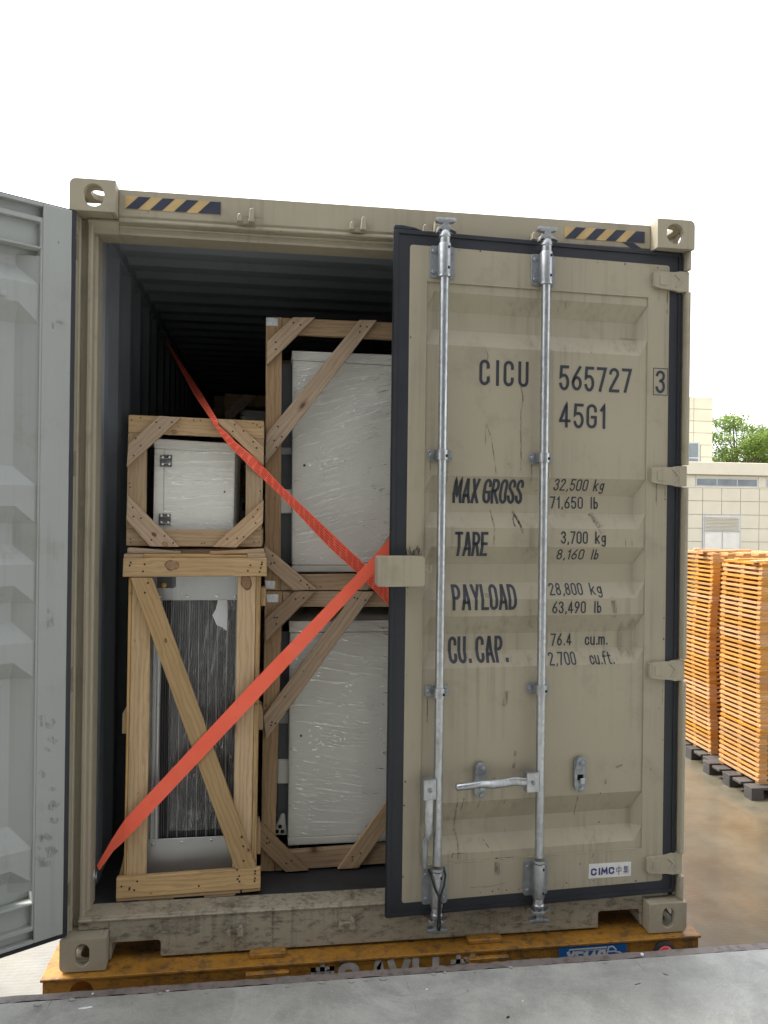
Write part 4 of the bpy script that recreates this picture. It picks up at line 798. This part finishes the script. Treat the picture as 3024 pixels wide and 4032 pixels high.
facebox('coil', [e2(470,285),e2(1240,285),e3(1205,875),e3(428,912)], U2Y+.016, .05, 'coilfin', u2, 0)
for k in range(9):
    a, b_ = 478+k*94, 438+k*96
    p0 = at(*e2(a,296), y=U2Y+.014)-bb; p1 = at(*e3(b_, 890-k*4), y=U2Y+.014)-bb
    MB().tube([p0+(p1-p0)*t+Vector((.0012*math.sin(9*t+k), 0, 0)) for t in [i/14 for i in range(15)]], .0024, 6).build('coil_tube', M['rod'], u2, smooth=60)
facebox('body', [e2(380,20),e2(1300,20),e3(1250,1290),e3(310,1290)], U2Y+.075, .60, 'grey', u2, .004)
facebox('service_recess', [e2(430,56),e2(620,56),e2(620,150),e2(600,168),e2(430,168)], U2Y-.0015, .0014, 'darkgrey', u2, 0)
p = at(*e2(498,138), y=U2Y-.002)-bb; MB().lathe([(.0105, 0), (.0105, -.006), (.0070, -.0065), (.0070, -.012), (.004, -.0125)], p, 'y', 12).build('brass_fitting', M['brass'], u2, smooth=35)
screws(u2, Q(e2,(730,250),(1030,246),(1218,252),(452,252))+Q(e3,(676,932),(978,910),(386,955)), U2Y-.0005, .0058)
pp = [at(*e2(*q_), y=U2Y-.006)-bb for q_ in ((1042,288),(1135,288),(1138,440),(1130,600),(1090,566),(1030,540),(985,440),(1020,380))]
MB().ext(pp, (0, .0006, 0)).build('paper_label', M['paper'], u2)
film(u2, .345, .640, .40, 1.45, U2Y-.010, 'filmC', bb, .006, .07)

# knots in the face boards
M['knot_ring'] = m_plain('knot_ring', (.15,.075,.04), .7, 0, .3, 60); M['knot_core'] = m_plain('knot_core', (.27,.155,.085), .7, 0, .3, 45)
def knot(parent, p, y, a, b, rot=0., dark=False):
    base = parent.matrix_basis.translation; c = at(*p, y=y)-base; rr = random.Random(int(p[0])); n = 14
    for k, (sc, m) in enumerate(((1.0, 'knot_ring'), (.84, 'knot_ring' if dark else 'knot_core'))):
        pts = []
        for i in range(n):
            t = 6.283*i/n; w_ = rr.uniform(.90, 1.1); x, z = a*sc*w_*math.cos(t), b*sc*w_*math.sin(t); pts.append(c+Vector((x*math.cos(rot)-z*math.sin(rot), -.0003*(k+1), x*math.sin(rot)+z*math.cos(rot))))
        MB().add(pts, [tuple(range(n))]).build('knot', M[m], parent, solid=False)
knot(c2, e1(582,1725), Y2-.0242, .029, .021); knot(c2, e2(517,695), Y2-.0227, .006, .010, .2, True); knot(c2, e2(1325,110), Y2+.0008, .022, .030, .25); knot(c2, e3(1280,882), Y2-.0227, .005, .007, 0, True); knot(c2, e3(1345,1015), Y2-.0227, .006, .010, .1)
knot(c1, e1(605,385), Y1-.0002, .013, .009); knot(c1, e1(400,1415), Y1-.0212, .012, .008, -.7, True); knot(c1, e1(510,1510), Y1-.0212, .013, .009, -.5)

# -- the two tall crates on the right, one standing on the other
Y3 = .352; XR = 1.86; D3 = .98
def tall_crate(label, spec, z0, z1):
    o = thing('crate', label, 'crate', (.72, Y3, z0)); X0 = .712
    for nm, q, x_ in spec['frame']:
        a_ = board(nm, q, Y3, .032, M['aged2'] if nm == 'post' else M['aged'], o, x_)
    for q, x_ in spec['brace']: board('brace', q, Y3-.0215, .021, M['aged'], o, x_)
    for q in spec['plate']: facebox('corner_plate', q, Y3-.002, .0018, 'zinc', o, .0005)
    board3('post', [(XR-.066,z0),(XR,z0),(XR,z1),(XR-.066,z1)], Y3, .032, M['aged2'], o)
    for x in (X0, XR-.066): board3('back_post', [(x,z0),(x+.066,z0),(x+.066,z1),(x,z1)], Y3+D3-.032, .032, M['aged2'], o)
    for z in (z0, z1-.066): board3('back_beam', [(X0+.067,z),(XR-.067,z),(XR-.067,z+.066),(X0+.067,z+.066)], Y3+D3-.032, .032, M['aged'], o)
    for x in (X0+.002, XR-.026):
        for z in (z0+.002, (z0+z1)/2, z1-.068): depth_board('side_rail', x, x+.024, Y3+.033, Y3+D3-.033, z, z+.066, M['aged'], o)
    for x in (X0+.10, XR-.17): depth_board('runner', x, x+.07, Y3+.033, Y3+D3-.033, z0, z0+.03, M['aged'], o)
    nails(o, spec['nails'], Y3-.0218, .0042); return o
zmid = 1.358
cu = tall_crate('upper tall aged-timber crate behind the straps, a film-wrapped cabinet inside', dict(
    frame=[('post', [e4(95,95),e4(222,97),e5(185,132),e5(76,132)], None), ('beam', [e4(224,101),e4(1100,140),e4(1100,272),e4(224,226)], XR-.067), ('beam', [e5(187,24),e5(940,16),e5(940,130),e5(187,132)], XR-.067)],
    brace=[(Q(e4,(105,290),(310,97),(488,100),(103,478)), None), (Q(e4,(835,118),(975,122),(93,1255),(95,1030)), None), ([(1039,2144),(1249,2322),(1155,2325),(1050,2229)], None), ([e4(1150,1690),e4(1150,1870),e5(795,130),e5(700,130)], None)],
    plate=[Q(e4,(97,102),(190,106),(190,168),(96,165)), Q(e5,(76,64),(148,66),(148,122),(80,120))],
    nails=Q(e4,(312,142),(368,160),(172,296),(172,352),(845,170),(895,175),(838,215),(190,965),(220,1045),(160,1075),(178,1130),(148,1987),(162,2045),(135,2050))+Q(e5,(325,65),(372,92),(385,115))), zmid+.002, 2.512)
cl_ = tall_crate('lower tall aged-timber crate on the container floor under the other tall crate', dict(
    frame=[('post', [e5(76,138),e5(200,138),e5(143,2089),e5(46,2091)], None), ('beam', [e5(202,139),e5(938,139),e5(938,246),e5(202,246)], XR-.067), ('beam', [e5(147,1962),e5(914,1908),e5(914,2036),e5(147,2088)], XR-.067)],
    brace=[(Q(e5,(75,335),(285,140),(432,138),(78,497)), None), (Q(e5,(712,140),(842,140),(85,1170),(64,1010)), None), (Q(e5,(40,1745),(382,2085),(222,2097),(46,1926)), None), (Q(e5,(925,1605),(925,1790),(730,2069),(583,2077)), None)],
    plate=[Q(e5,(86,158),(170,160),(170,215),(90,214))],
    nails=Q(e5,(288,192),(345,185),(142,322),(160,322),(155,366),(700,182),(720,190),(775,200),(118,1072),(150,1058),(125,1050),(92,1858),(108,1888),(90,1893),(225,2035),(262,2015),(742,1965),(686,1990))), .168, zmid)
def tall_unit(label, f, cap, panel, rail, hole, xr, z0, fm):
    o = thing('equipment_cabinet', label, 'cabinet', (at(*f(*panel[0]), y=.418).x, .418, z0)); b_ = o.location.copy(); y = .418
    facebox('top_cap', [f(*p_) for p_ in cap], y-.004, .80, 'white', o, .005, xr+.004, seg=2); facebox('front_panel', [f(*p_) for p_ in panel], y, .03, 'white', o, .004, xr)
    facebox('bottom_rail', [f(*p_) for p_ in rail], y-.003, .80, 'white', o, .004, xr+.002, seg=2)
    zt = at(*f(*cap[0]), y=y).z; zl = at(*f(*rail[3]), y=y).z; xl = b_.x
    MB().box(.02, xr-xl-.01, .031, .76, zl-z0+.06, zt-z0-.04).build('body', M['grey'], o)
    for yy in (.045, .42, .74): MB().box(-.045, .012, yy, yy+.035, zl-z0+.03, zt-z0-.05).build('frame_post', M['darkgrey'], o, .002)
    screws(o, [f(*hole)], y-.0003, .0062, 'hole', 'keyhole')
    pa = [at(*f(*p_), y=y) for p_ in panel]
    film(o, xl+.004, xr-.01, min(q_.z for q_ in pa)+.01, zt-.006, y-.010, fm, b_, .007, .12); return o
uu = tall_unit('tall pale cabinet in crinkled stretch film inside the upper tall crate', e4, ((300,362),(1100,396),(1100,492),(303,436)), ((305,440),(1096,496),(1070,2066),(299,2064)), ((298,2067),(960,2067),(960,2118),(298,2118)), (400,1272), 1.80, 1.402, 'filmB')
ul = tall_unit('tall pale cabinet in crinkled stretch film inside the lower tall crate', e5, ((245,346),(936,334),(936,414),(246,426)), ((250,429),(934,417),(912,1838),(236,1856)), ((234,1859),(905,1832),(905,1884),(236,1912)), (328,1145), 1.80, .200, 'filmD')
for o, f, ls in ((uu, e4, (('side_block',((214,1130),(300,1130),(300,1186),(214,1186)),'grey'), ('side_box',((210,1462),(302,1462),(302,1652),(208,1652)),'white'), ('side_panel',((222,520),(300,520),(300,1120),(222,1120)),'darkgrey'))),
              (ul, e5, (('side_block',((170,985),(245,985),(243,1064),(168,1064)),'grey'), ('side_box',((164,1310),(242,1310),(240,1480),(160,1480)),'white'), ('side_motor',((155,1490),(240,1490),(236,1690),(150,1690)),'darkgrey'), ('side_bracket',((190,1690),(215,1690),(230,1840),(148,1840),(150,1790)),'white')))):
    for nm, q, m in ls: facebox(nm, [f(*p_) for p_ in q], .455 if m != 'darkgrey' else .50, .22, m, o, .004)
screws(ul, Q(e5,(182,1778),(160,1812),(198,1812)), .4545, .009, 'hole', 'bracket_hole')
# two more small crates on a tall one, deeper in the container, only their tops seen in the gloom
fl = copy_tree(cl_); fl.location = Vector((.19, 1.87, .168)); fl['label'] = 'tall timber crate deep in the dark container under two small crates'
fu = copy_tree(ul); fu.location = Vector((fl.location.x+ul.location.x-cl_.location.x, 1.87+.066, .20)); fu['label'] = 'tall cabinet in the crate deep in the dark container'
for k, zz in enumerate((1.372, 1.890)):
    o = copy_tree(c1); o.location = Vector((.44, 1.90, zz)); v_ = copy_tree(u1); v_.location = o.location+(b1-zb1)
    o['label'] = ('small crate deep in the dark container, lower of two', 'small crate deep in the dark container, topmost behind the red strap')[k]; v_['label'] = ('cabinet in the lower small crate deep in the dark container', 'cabinet in the topmost small crate deep in the dark container')[k]

# ------------------------------------------------------------------ lashing straps
def strap(label, edges, mat, lines=False, tail=None):
    """edges: (upper px, lower px, y) pairs; tail: world end point behind the closed door"""
    U = []; L = []
    for a, b_, y in edges: U.append(at(*a, y=y)); L.append(at(*b_, y=y))
    if tail is not None:
        w_ = (L[-1]-U[-1])*.5; U.append(Vector(tail)-w_); L.append(Vector(tail)+w_)
    def sub(P):
        o = []
        for i in range(len(P)-1):
            n = max(2, int((P[i+1]-P[i]).length/.03)); o += [P[i].lerp(P[i+1], k/n) for k in range(n)]
        return o+[P[-1]]
    k = [max(2, int(max((U[i+1]-U[i]).length, .01)/.03)) for i in range(len(U)-1)]
    def sub2(P): 
        o = []
        for i in range(len(P)-1): o += [P[i].lerp(P[i+1], j/k[i]) for j in range(k[i])]
        return o+[P[-1]]
    U, L = sub2(U), sub2(L); t = Vector((0, .0022, 0)); mb = MB(); n = len(U)
    org = U[0].lerp(L[0], .5); rows = [[u-org, u.lerp(l, .5)-org-Vector((0,.0012,0)), l-org, l-org+t, u.lerp(l,.5)-org+t, u-org+t, u-org] for u, l in zip(U, L)]
    root = thing('ratchet_strap', label, 'strap', org)
    mb.grid(rows).build('webbing', M[mat], root, smooth=60)
    if lines:
        m2 = MB()
        for f in (.14, .30, .46, .62, .80):
            for i in range(0, n-1):
                for (p_, q_) in (((0., .62) if (i+int(f*10))%2 else (.0, .85)),):
                    a0, b0 = U[i].lerp(L[i], f), U[i+1].lerp(L[i+1], f); wv = (L[i]-U[i])*.026
                    s0, s1 = a0.lerp(b0, p_), a0.lerp(b0, q_); d_ = Vector((0, -.0016, 0))-org
                    m2.add([s0-wv+d_, s1-wv+d_, s1+wv+d_, s0+wv+d_], [(0,1,2,3)])
        tag(m2.build('stitch_lines', M['strapline'], root, solid=False), kind='stuff')
    return root
s1_ = strap('bright orange-red lashing strap rising from the floor by the side wall across both crates', [
    ((381,3408),(391,3428),.190), ((436,3312),(446,3352),.172), ((470,3258),(470,3330),.162), ((494,3224),(494,3308),.154), ((1000,2681),(1000,2768),.150), ((1400,2267),(1400,2333),.156), ((1532,2123),(1532,2196),.162)], 'strap', False, (2.34, .24, 2.30))
s2_ = strap('ribbed red lashing strap coming down from the dark roof corner over the small square crate', [
    ((636,1312),(644,1322),1.74), ((762,1550),(795,1550),.72), (e1(966,252),e1(1030,250),.196), (e1(985,285),e1(1045,318),.193), (e1(1070,415),e1(1130,392),.194), (e1(1150,520),e1(1215,480),.196), (e1(1400,770),e1(1440,668),.208), (e1(1659,1012),e1(1659,905),.240), ((1298,2158),(1298,2092),.296), ((1413,2262),(1413,2200),.306), ((1530,2383),(1530,2318),.312)], 'strap2', True, (2.34, .34, 1.02))

# ------------------------------------------------------------------ trailer chassis under the container
ch = thing('trailer_chassis', 'yellow container trailer chassis with worn paint under the tan container', 'trailer', (W/2, 0, YARD)); cb = ch.location.copy()
def cbuild(mb, name, mat, bev=.002, par=None, **k):
    mb.v = [(a-cb.x, b_-cb.y, c_-cb.z) for a, b_, c_ in mb.v]; return mb.build(name, M[mat], par or ch, bev, **k)
FY = -.024
cbuild(MB().box(-.058, 2.486, FY-.006, .30, -.014, -.004), 'top_plate', 'yellow')
hole = [(.085+.042*math.cos(t), -.062+.042*math.sin(t)) for t in [i*math.pi/12 for i in range(24)]]
cbuild(MB().plate([(-.050,-.34),(2.476,-.34),(2.476,-.0145),(-.050,-.0145)], [hole], XZ, FY, FY+.012), 'rear_beam', 'yellow', .001)
cbuild(MB().box(-.05, 2.476, .05, .06, -.34, -.0145), 'beam_back', 'yellow'); cbuild(MB().box(-.045, 2.471, FY+.0125, .0495, -.34, -.33), 'beam_bottom', 'yellow')
for x in (.752, 1.60):                                      # bolted guide blocks
    cbuild(MB().box(x-.070, x+.068, .012, .055, -.0035, .014), 'guide_block', 'yellow', .003); cbuild(MB().box(x-.082, x+.078, FY-.022, FY-.0005, -.062, -.026), 'guide_block', 'yellow', .003)
cbuild(MB().lathe([(.045,-.001),(.047,-.012),(.036,-.018),(.034,-.012)], (2.325, FY, -.062), 'y', 24), 'lamp_housing', 'tyre', 0, smooth=40)
cbuild(MB().lathe([(.034,-.012),(.033,-.018),(.022,-.026),(.006,-.029)], (2.325, FY, -.062), 'y', 24), 'tail_lamp', 'red', 0, smooth=60)
sg_ = cbuild(MB().plate(rrect(1.886, 2.168, -.155, -.0155, .012), [], XZ, FY-.003, FY-.0005), 'number_plate', 'blue', .0008)
sf = lambda u, v: (u-cb.x, FY-.0036-cb.y, v-cb.z)
lettering('lettering', 'XE140', 1.914, 2.078, -.090, -.033, sf, M['silver'], sg_, hw=.11, gap=.22, shear=.08, step=.02)
mb = MB()
for st, hw in (([(1.93,-.027),(2.082,-.026)], .0030), ([(1.96,-.034),(2.082,-.034)], .0016), ([(2.084,-.062),(2.092,-.026),(2.108,-.024),(2.122,-.036),(2.122,-.046),(2.140,-.050),(2.150,-.058)], .0030), ([(2.092,-.044),(2.118,-.044)], .0026), ([(2.090,-.060),(2.145,-.060)], .0020)): ribbon(mb, st, hw, sf, .02)
mb.build('truck_emblem', M['silver'], sg_, solid=False)
st_f = lambda u, v: (u-cb.x, FY-.0008-cb.y, v-cb.z)
strokes('stencil', ZH['yue'], .905, -.128, .10, st_f, M['stencil'], ch, .009, .108); strokes('stencil', ZH['gua'], 1.455, -.128, .115, st_f, M['stencil'], ch, .009, .108)
for c_, a, b_ in (('C', 1.015, 1.095), ('A', 1.135, 1.205), ('V', 1.205, 1.292), ('U', 1.300, 1.405)): lettering('stencil', c_, a, b_, -.128, -.018, st_f, M['stencil'], ch, hw=.12, step=.03)
for x in (.74, 1.70):
    cbuild(MB().box(x-.07, x+.07, .0605, 11.6, -.36, -.34).box(x-.07, x+.07, .0605, 11.6, -.035, -.015).box(x-.008, x+.008, .0605, 11.6, -.3395, -.0355), 'main_beam', 'yellow')
for y in (1.6, 2.95, 4.3):
    cbuild(MB().cyl((.05, y, YARD+.51), (2.388, y, YARD+.51), .07, n=12), 'axle', 'tyre', 0)
    cbuild(MB().box(.70, 1.74, y-.05, y+.05, YARD+.57, -.361), 'suspension', 'tyre', .004)
    for x in (-.02, 2.13):
        wh = cbuild(MB().lathe([(.30,0),(.47,.0),(.505,.03),(.51,.08),(.51,.25),(.505,.30),(.47,.33),(.30,.33)], (x, y, YARD+.51), 'x', 28), 'wheel', 'tyre', 0, smooth=40)
for x in (.62, 1.82): cbuild(MB().box(x-.05, x+.05, 9.3, 9.4, YARD+.02, -.016).box(x-.12, x+.12, 9.2, 9.5, YARD, YARD+.02), 'landing_leg', 'yellow')

# ------------------------------------------------------------------ stacks of slatted pallets by the yard wall
pm = MB(); PX, PY, PH = 1.10, .76, .0535
for y in (0, PY/2-.04, PY-.08): pm.box(.012, PX-.012, y+.004, y+.076, 0, .0275)
for k in range(6): x = k*(PX-.10)/5; pm.box(x, x+.10, 0, PY, .0277, PH-.001)
pal_me = pm.mesh('slatted_pallet', 0); pal_me.materials.append(M['pallet'])
rp_ = random.Random(5)
for si, (sx, sy, nl, lab) in enumerate(((6.00, 4.83, 45, 'slatted orange pine pallet in the pallet stack nearer the dock'), (6.04, 5.86, 46, 'slatted orange pine pallet in the pallet stack farther from the dock'))):
    bx, by = (5.86, 4.735) if si == 0 else (5.95, 5.70)
    root = thing('base_pallet', ('dark timber base pallet under the pallet stack nearer the dock', 'dark timber base pallet under the pallet stack farther from the dock')[si], 'pallet', (bx, by, YARD))
    for k in range(5): MB().box(.0, 1.35, k*.205, k*.205+.15, .105, .135).build('deck_board', M['palletdark'], root, .003)
    for x in (.0, .60, 1.21):
        for y in (.0, .41, .82): MB().box(x, x+.14, y, y+.14, 0, .104).build('block', M['palletdark'], root, .003)
    ox = oy = 0.
    for k in range(nl):
        ox += rp_.gauss(0, .0022)-ox*.05; oy += rp_.gauss(0, .002)-oy*.05
        o = bpy.data.objects.new('slatted_pallet', pal_me); COL.objects.link(o)
        tw = rp_.gauss(0, .003)*(4 if k > nl-4 else 1)
        o.location = (sx+ox+.014*math.sin(k*.16+si), sy+oy, YARD+.136+k*PH); o.rotation_euler = (0, 0, tw)
        tag(o, lab if k < nl-1 else lab.replace('slatted orange pine pallet in', 'topmost skewed orange pallet on'), 'pallet', 'slatted pallets in the tall stacks' if k < nl-1 else None)

for k, (x, y, L, rz, base, lab) in enumerate(((6.10, 5.05, .62, .42, 0, 'loose orange board lying slantwise on the pallet stack nearer the dock'), (6.28, 5.30, .80, -.12, 0, 'long loose orange board on top of the pallet stack nearer the dock'), (6.12, 6.12, .60, .30, 1, 'loose orange board lying slantwise on the pallet stack farther from the dock'), (6.35, 6.40, .70, -.25, 1, 'long loose orange board on top of the pallet stack farther from the dock'))):
    o = MB().box(-L/2, L/2, -.045, .045, 0, .022).build('loose_board', M['pallet'], None, .002); o.location = (x+.15, y, YARD+.136+(45, 46)[base]*PH+.001+.0); o.rotation_euler = (0, 0, rz); tag(o, lab, 'board')

# ------------------------------------------------------------------ cream-clad building across the yard, and the trees behind it
BYY = 33.0
bd = thing('plant_building', 'low cream-panelled building with a strip window and louvred steel doors across the yard', 'building', (22.8, BYY, YARD)); gb = bd.location.copy()
def bb_(x0, x1, y0, y1, z0, z1, name, mat, par=None, bev=0, sub=None):
    mb = MB().box(x0-gb.x, x1-gb.x, y0-gb.y, y1-gb.y, z0-gb.z, z1-gb.z); return mb.build(name, M[mat], par or bd, bev)
BX0, BX1 = 13.6, 33.0
bb_(BX0, BX1, BYY+.03, BYY+9, YARD, 3.77, 'wall', 'joint'); bb_(BX0-.1, BX1+.1, BYY-.22, BYY+9.1, 3.775, 4.40, 'parapet', 'render_', None, .02)
bb_(BX0, BX1, BYY-.004, BYY+.029, 3.135, 3.20, 'sill_band', 'render_')
colx = [21.79+i*1.015 for i in range(-8, 12)]; rowz = [3.13, 2.475, 1.80, 1.115, .455, -.225, -.90, YARD]
for i in range(len(colx)-1):
    for j in range(len(rowz)-1):
        x0, x1, z1, z0 = colx[i], colx[i+1], rowz[j], rowz[j+1]
        if 21.7 < (x0+x1)/2 < 23.85 and z1 < 1.9: continue
        bb_(x0+.014, x1-.014, BYY-.004, BYY+.029, z0+.014, z1-.014, 'wall_panel', 'panel', None, .004)
for x0, x1 in ((14.0, 15.9), (17.7, 20.1), (21.40, 24.76), (25.20, 28.5), (29.2, 32.6)):
    wn = bb_(x0, x1, BYY-.010, BYY+.028, 3.205, 3.615, 'window', 'alug', None, .004); n = 3; ww = (x1-x0-.10)/n
    for k in range(n): bb_(x0+.05+k*ww+.02, x0+.05+(k+1)*ww-.02, BYY-.0125, BYY-.0105, 3.245, 3.575, 'pane', 'wglass', wn)
    bb_(x0, x1, BYY-.003, BYY+.029, 3.622, 3.765, 'wall_panel', 'panel')
for a, b2_ in ((13.62, 13.985), (15.915, 17.685), (20.115, 21.385), (24.775, 25.185), (28.515, 29.185), (32.615, 32.98)): bb_(a, b2_, BYY-.003, BYY+.029, 3.21, 3.765, 'wall_panel', 'panel')
lf = bb_(21.80, 23.84, BYY-.02, BYY+.028, .98, 1.795, 'louvre', 'alug', None, .004)
for k in range(10):
    z = 1.03+k*.070; MB().ext([(21.90-gb.x, BYY-.022-gb.y, z+.045-gb.z), (21.90-gb.x, BYY-.022-gb.y, z+.052-gb.z), (21.90-gb.x, BYY-.075-gb.y, z+.012-gb.z), (21.90-gb.x, BYY-.075-gb.y, z+.004-gb.z)], (1.84, 0, 0)).build('slat', M['panel'], lf)
bb_(21.80, 23.84, BYY-.02, BYY+.028, YARD, .975, 'door_frame', 'alug')
for x0, x1 in ((21.90, 22.80), (22.86, 23.76)):
    dl = bb_(x0, x1, BYY-.045, BYY-.021, YARD+.03, .93, 'steel_door', 'steel', None, .006); bb_(x0+.07, x1-.07, BYY-.052, BYY-.0455, YARD+.2, .86, 'door_panel', 'steel', dl, .012)
pl = bb_(22.92, 23.42, BYY-.058, BYY-.0525, -.16, .13, 'name_plate', 'alug')
nf = lambda u, v: (u-gb.x, BYY-.0595-gb.y, v-gb.z)
for k, kz in enumerate(('di', 'pei', 'shi')): strokes('lettering', ZH[kz], 22.95+k*.155, -.09, .13, nf, M['darkgrey'], pl, .009, .15)
ws = bb_(21.32, 21.62, BYY-.012, BYY-.0045, -.25, .18, 'warning_sign', 'sticker'); nf2 = lambda u, v: (u-gb.x, BYY-.0135-gb.y, v-gb.z)
strokes('warning_triangle', [[(0,0),(1,0),(.5,.87),(0,0)]], 21.365, -.09, .21, nf2, M['darkgrey'], ws, .012, .23); strokes('warning_bolt', [[(.56,.62),(.44,.36),(.56,.36),(.46,.12)]], 21.365, -.09, .21, nf2, M['darkgrey'], ws, .008, .23)
strokes('warning_text', [[(0,0),(1,0)]], 21.37, -.16, .2, nf2, M['red'], ws, .016)
tw = thing('stair_tower', 'taller cream-panelled block with a small window rising behind the low building', 'building', (20.0, 35.0, YARD)); tb = tw.location.copy()
def tb_(x0, x1, y0, y1, z0, z1, name, mat, par=None, bev=0): return MB().box(x0-tb.x, x1-tb.x, y0-tb.y, y1-tb.y, z0-tb.z, z1-tb.z).build(name, M[mat], par or tw, bev)
TY = 42.3; tx1 = at(2806, 1700, y=TY).x; tj = at(2731, 1700, y=TY).x; tz = at(2790, 1565, y=TY).z; tph = (at(2770, 1611, y=TY).z-at(2770, 1658, y=TY).z)
tb_(tx1-8, tx1, TY+.03, TY+6, YARD, tz, 'wall', 'joint'); tww = tx1-tj; wx1 = at(2755, 1800, y=TY).x; wz1 = at(2740, 1741, y=TY).z; wz0 = wz1-2.2*tph*.75
for i in range(5):
    for j in range(10):
        x1_ = tx1-i*tww*1.0; x0_ = x1_-tww; z1_ = tz-j*tph; z0_ = z1_-tph
        if i >= 1 and z1_ < wz1+.05 and x0_ < wx1: continue
        if i == 0 and z1_ < wz1+.05: x0_ = max(x0_, wx1+.06)
        tb_(x0_+.016, x1_-.016, TY-.004, TY+.029, z0_+.016, z1_-.016, 'wall_panel', 'panel', None, .004)
wn = tb_(wx1-3.0, wx1, TY-.02, TY+.029, wz1-1.75, wz1, 'window', 'alug', None, .01)
for k in range(3):
    for z0_, z1_ in ((wz1-1.68, wz1-1.02), (wz1-.95, wz1-.08)): tb_(wx1-.08-(k+1)*.95, wx1-.12-k*.95, TY-.026, TY-.021, z0_, z1_, 'pane', 'wglass', wn)
def tree(px, py, y, rx, rz, n, label, seed):
    rr = random.Random(seed); c = at(px, py, y=y); root = thing('tree', label, 'tree', (c.x, y, YARD), 0, 'trees behind the cream building'); hz = c.z-YARD
    mb = MB(); mb.tube([(0,0,0),(.1,.05,hz*.35),(.0,0,hz*.65),(.1,.1,hz*.95)], [.26,.22,.16,.08], 8)
    cl = []
    for k in range(26):
        a = rr.uniform(0, 6.283); r = rr.uniform(.25, 1)**.6; el = rr.uniform(-.65, 1)
        p = Vector((math.cos(a)*r*rx*math.cos(el*1.1), math.sin(a)*r*rx*math.cos(el*1.1), hz+math.sin(el*1.25)*rz*.9+rr.uniform(-.2,.3))); cl.append(p)
        q = Vector((0,0,hz*rr.uniform(.45,.8))); mb.tube([q, q.lerp(p,.55)+Vector((0,0,-.15)), p], [.07,.045,.012], 5)
    mb.build('trunk', M['bark'], root, smooth=50)
    lm = MB()
    for k in range(n):
        p = rr.choice(cl); rad = rr.random()**.45*1.05; a = rr.uniform(0,6.283); b2_ = rr.uniform(-1,1); s_ = math.sqrt(1-b2_*b2_)
        c_ = p+Vector((math.cos(a)*s_*rad*1.1, math.sin(a)*s_*rad*1.1, b2_*rad*.48)); L = rr.uniform(.10,.22); d = Vector((rr.gauss(0,1), rr.gauss(0,1), rr.gauss(-.25,.45))).normalized(); sd_ = d.cross(Vector((rr.gauss(0,.5), rr.gauss(0,.5), 1))).normalized()*L*.30
        lm.add([c_, c_+d*L*.5+sd_, c_+d*L, c_+d*L*.5-sd_], [(0,1,2,3)])
    tag(lm.build('crown', M['leaf'], root, solid=False), kind='stuff'); return root
tree(2900, 1745, 47.5, 3.0, 2.1, 15000, 'bright green broad tree rising beside the taller cream block', 2); tree(3060, 1790, 50.5, 3.6, 1.9, 11000, 'lower green tree farther from the taller cream block', 9)

# ------------------------------------------------------------------ unseen canopy and back wall, added to shade the dock and container
wh = thing('shade_canopy', 'unseen grey canopy added to shade the loading dock and container', 'canopy', (0, -14, DZ))
def wb(x0, x1, y0, y1, z0, z1, name, mat): return MB().box(x0, x1, y0+14, y1+14, z0-DZ, z1-DZ).build(name, M[mat], wh)
wb(-14, 12, -12, CANOPY_Y, 5.2, 5.35, 'shade_roof_sheet', 'canopy')
wb(-14, 12, -12, -11.8, DZ, 5.199, 'added_back_wall', 'wall')  # added out of view to block low light from behind the camera
for x in (-9, 11.6): wb(x, x+.3, -6.5, -6.2, DZ, 5.199, 'column', 'canopy')

# ------------------------------------------------------------------ litter on the dock
def chip(px, py, L, wd, hgt, rot, mat, label, seed):
    rr = random.Random(seed); p = at(px, py, z=DZ); n = 7; lo = []
    for i in range(n): t = 2*math.pi*i/n; lo.append((L/2*math.cos(t)*rr.uniform(.75,1.1), wd/2*math.sin(t)*rr.uniform(.7,1.2), .0004))
    o = MB().ext(lo, (0, 0, hgt)).build('wood_chip', M[mat], None, hgt*.3); o.location = (p.x, p.y, DZ); o.rotation_euler = (0, 0, rot); tag(o, label, 'wood chip', 'scraps on the dock floor'); return o
chip(337, 3972, .055, .011, .004, .15, 'paper', 'long pale wood splinter lying on the dock near the open door', 1)
chip(2528, 3764, .013, .016, .010, .4, 'paper', 'white pebble-like scrap on the dock edge below the tail lamp', 2)
chip(1680, 3898, .012, .007, .004, .2, 'paper', 'tiny pale wood scrap on the open dock floor', 3); chip(2058, 3944, .008, .006, .003, .9, 'paper', 'tiny pale wood scrap on the open dock floor', 4)
chip(2000, 4008, .016, .007, .004, .3, 'hole', 'small dark scrap on the open dock floor', 5); chip(2620, 3838, .020, .003, .002, -.8, 'hole', 'thin dark splinter on the dock beside the white scrap', 6)
chip(2510, 3876, .034, .002, .002, .25, 'hole', 'long thin dark wire scrap on the dock floor', 7); chip(365, 3915, .010, .007, .004, .5, 'paper', 'tiny pale scrap by the broken dock joint', 8); chip(660, 3904, .014, .004, .003, .1, 'paper', 'pale sliver lying on the broken dock joint', 9)
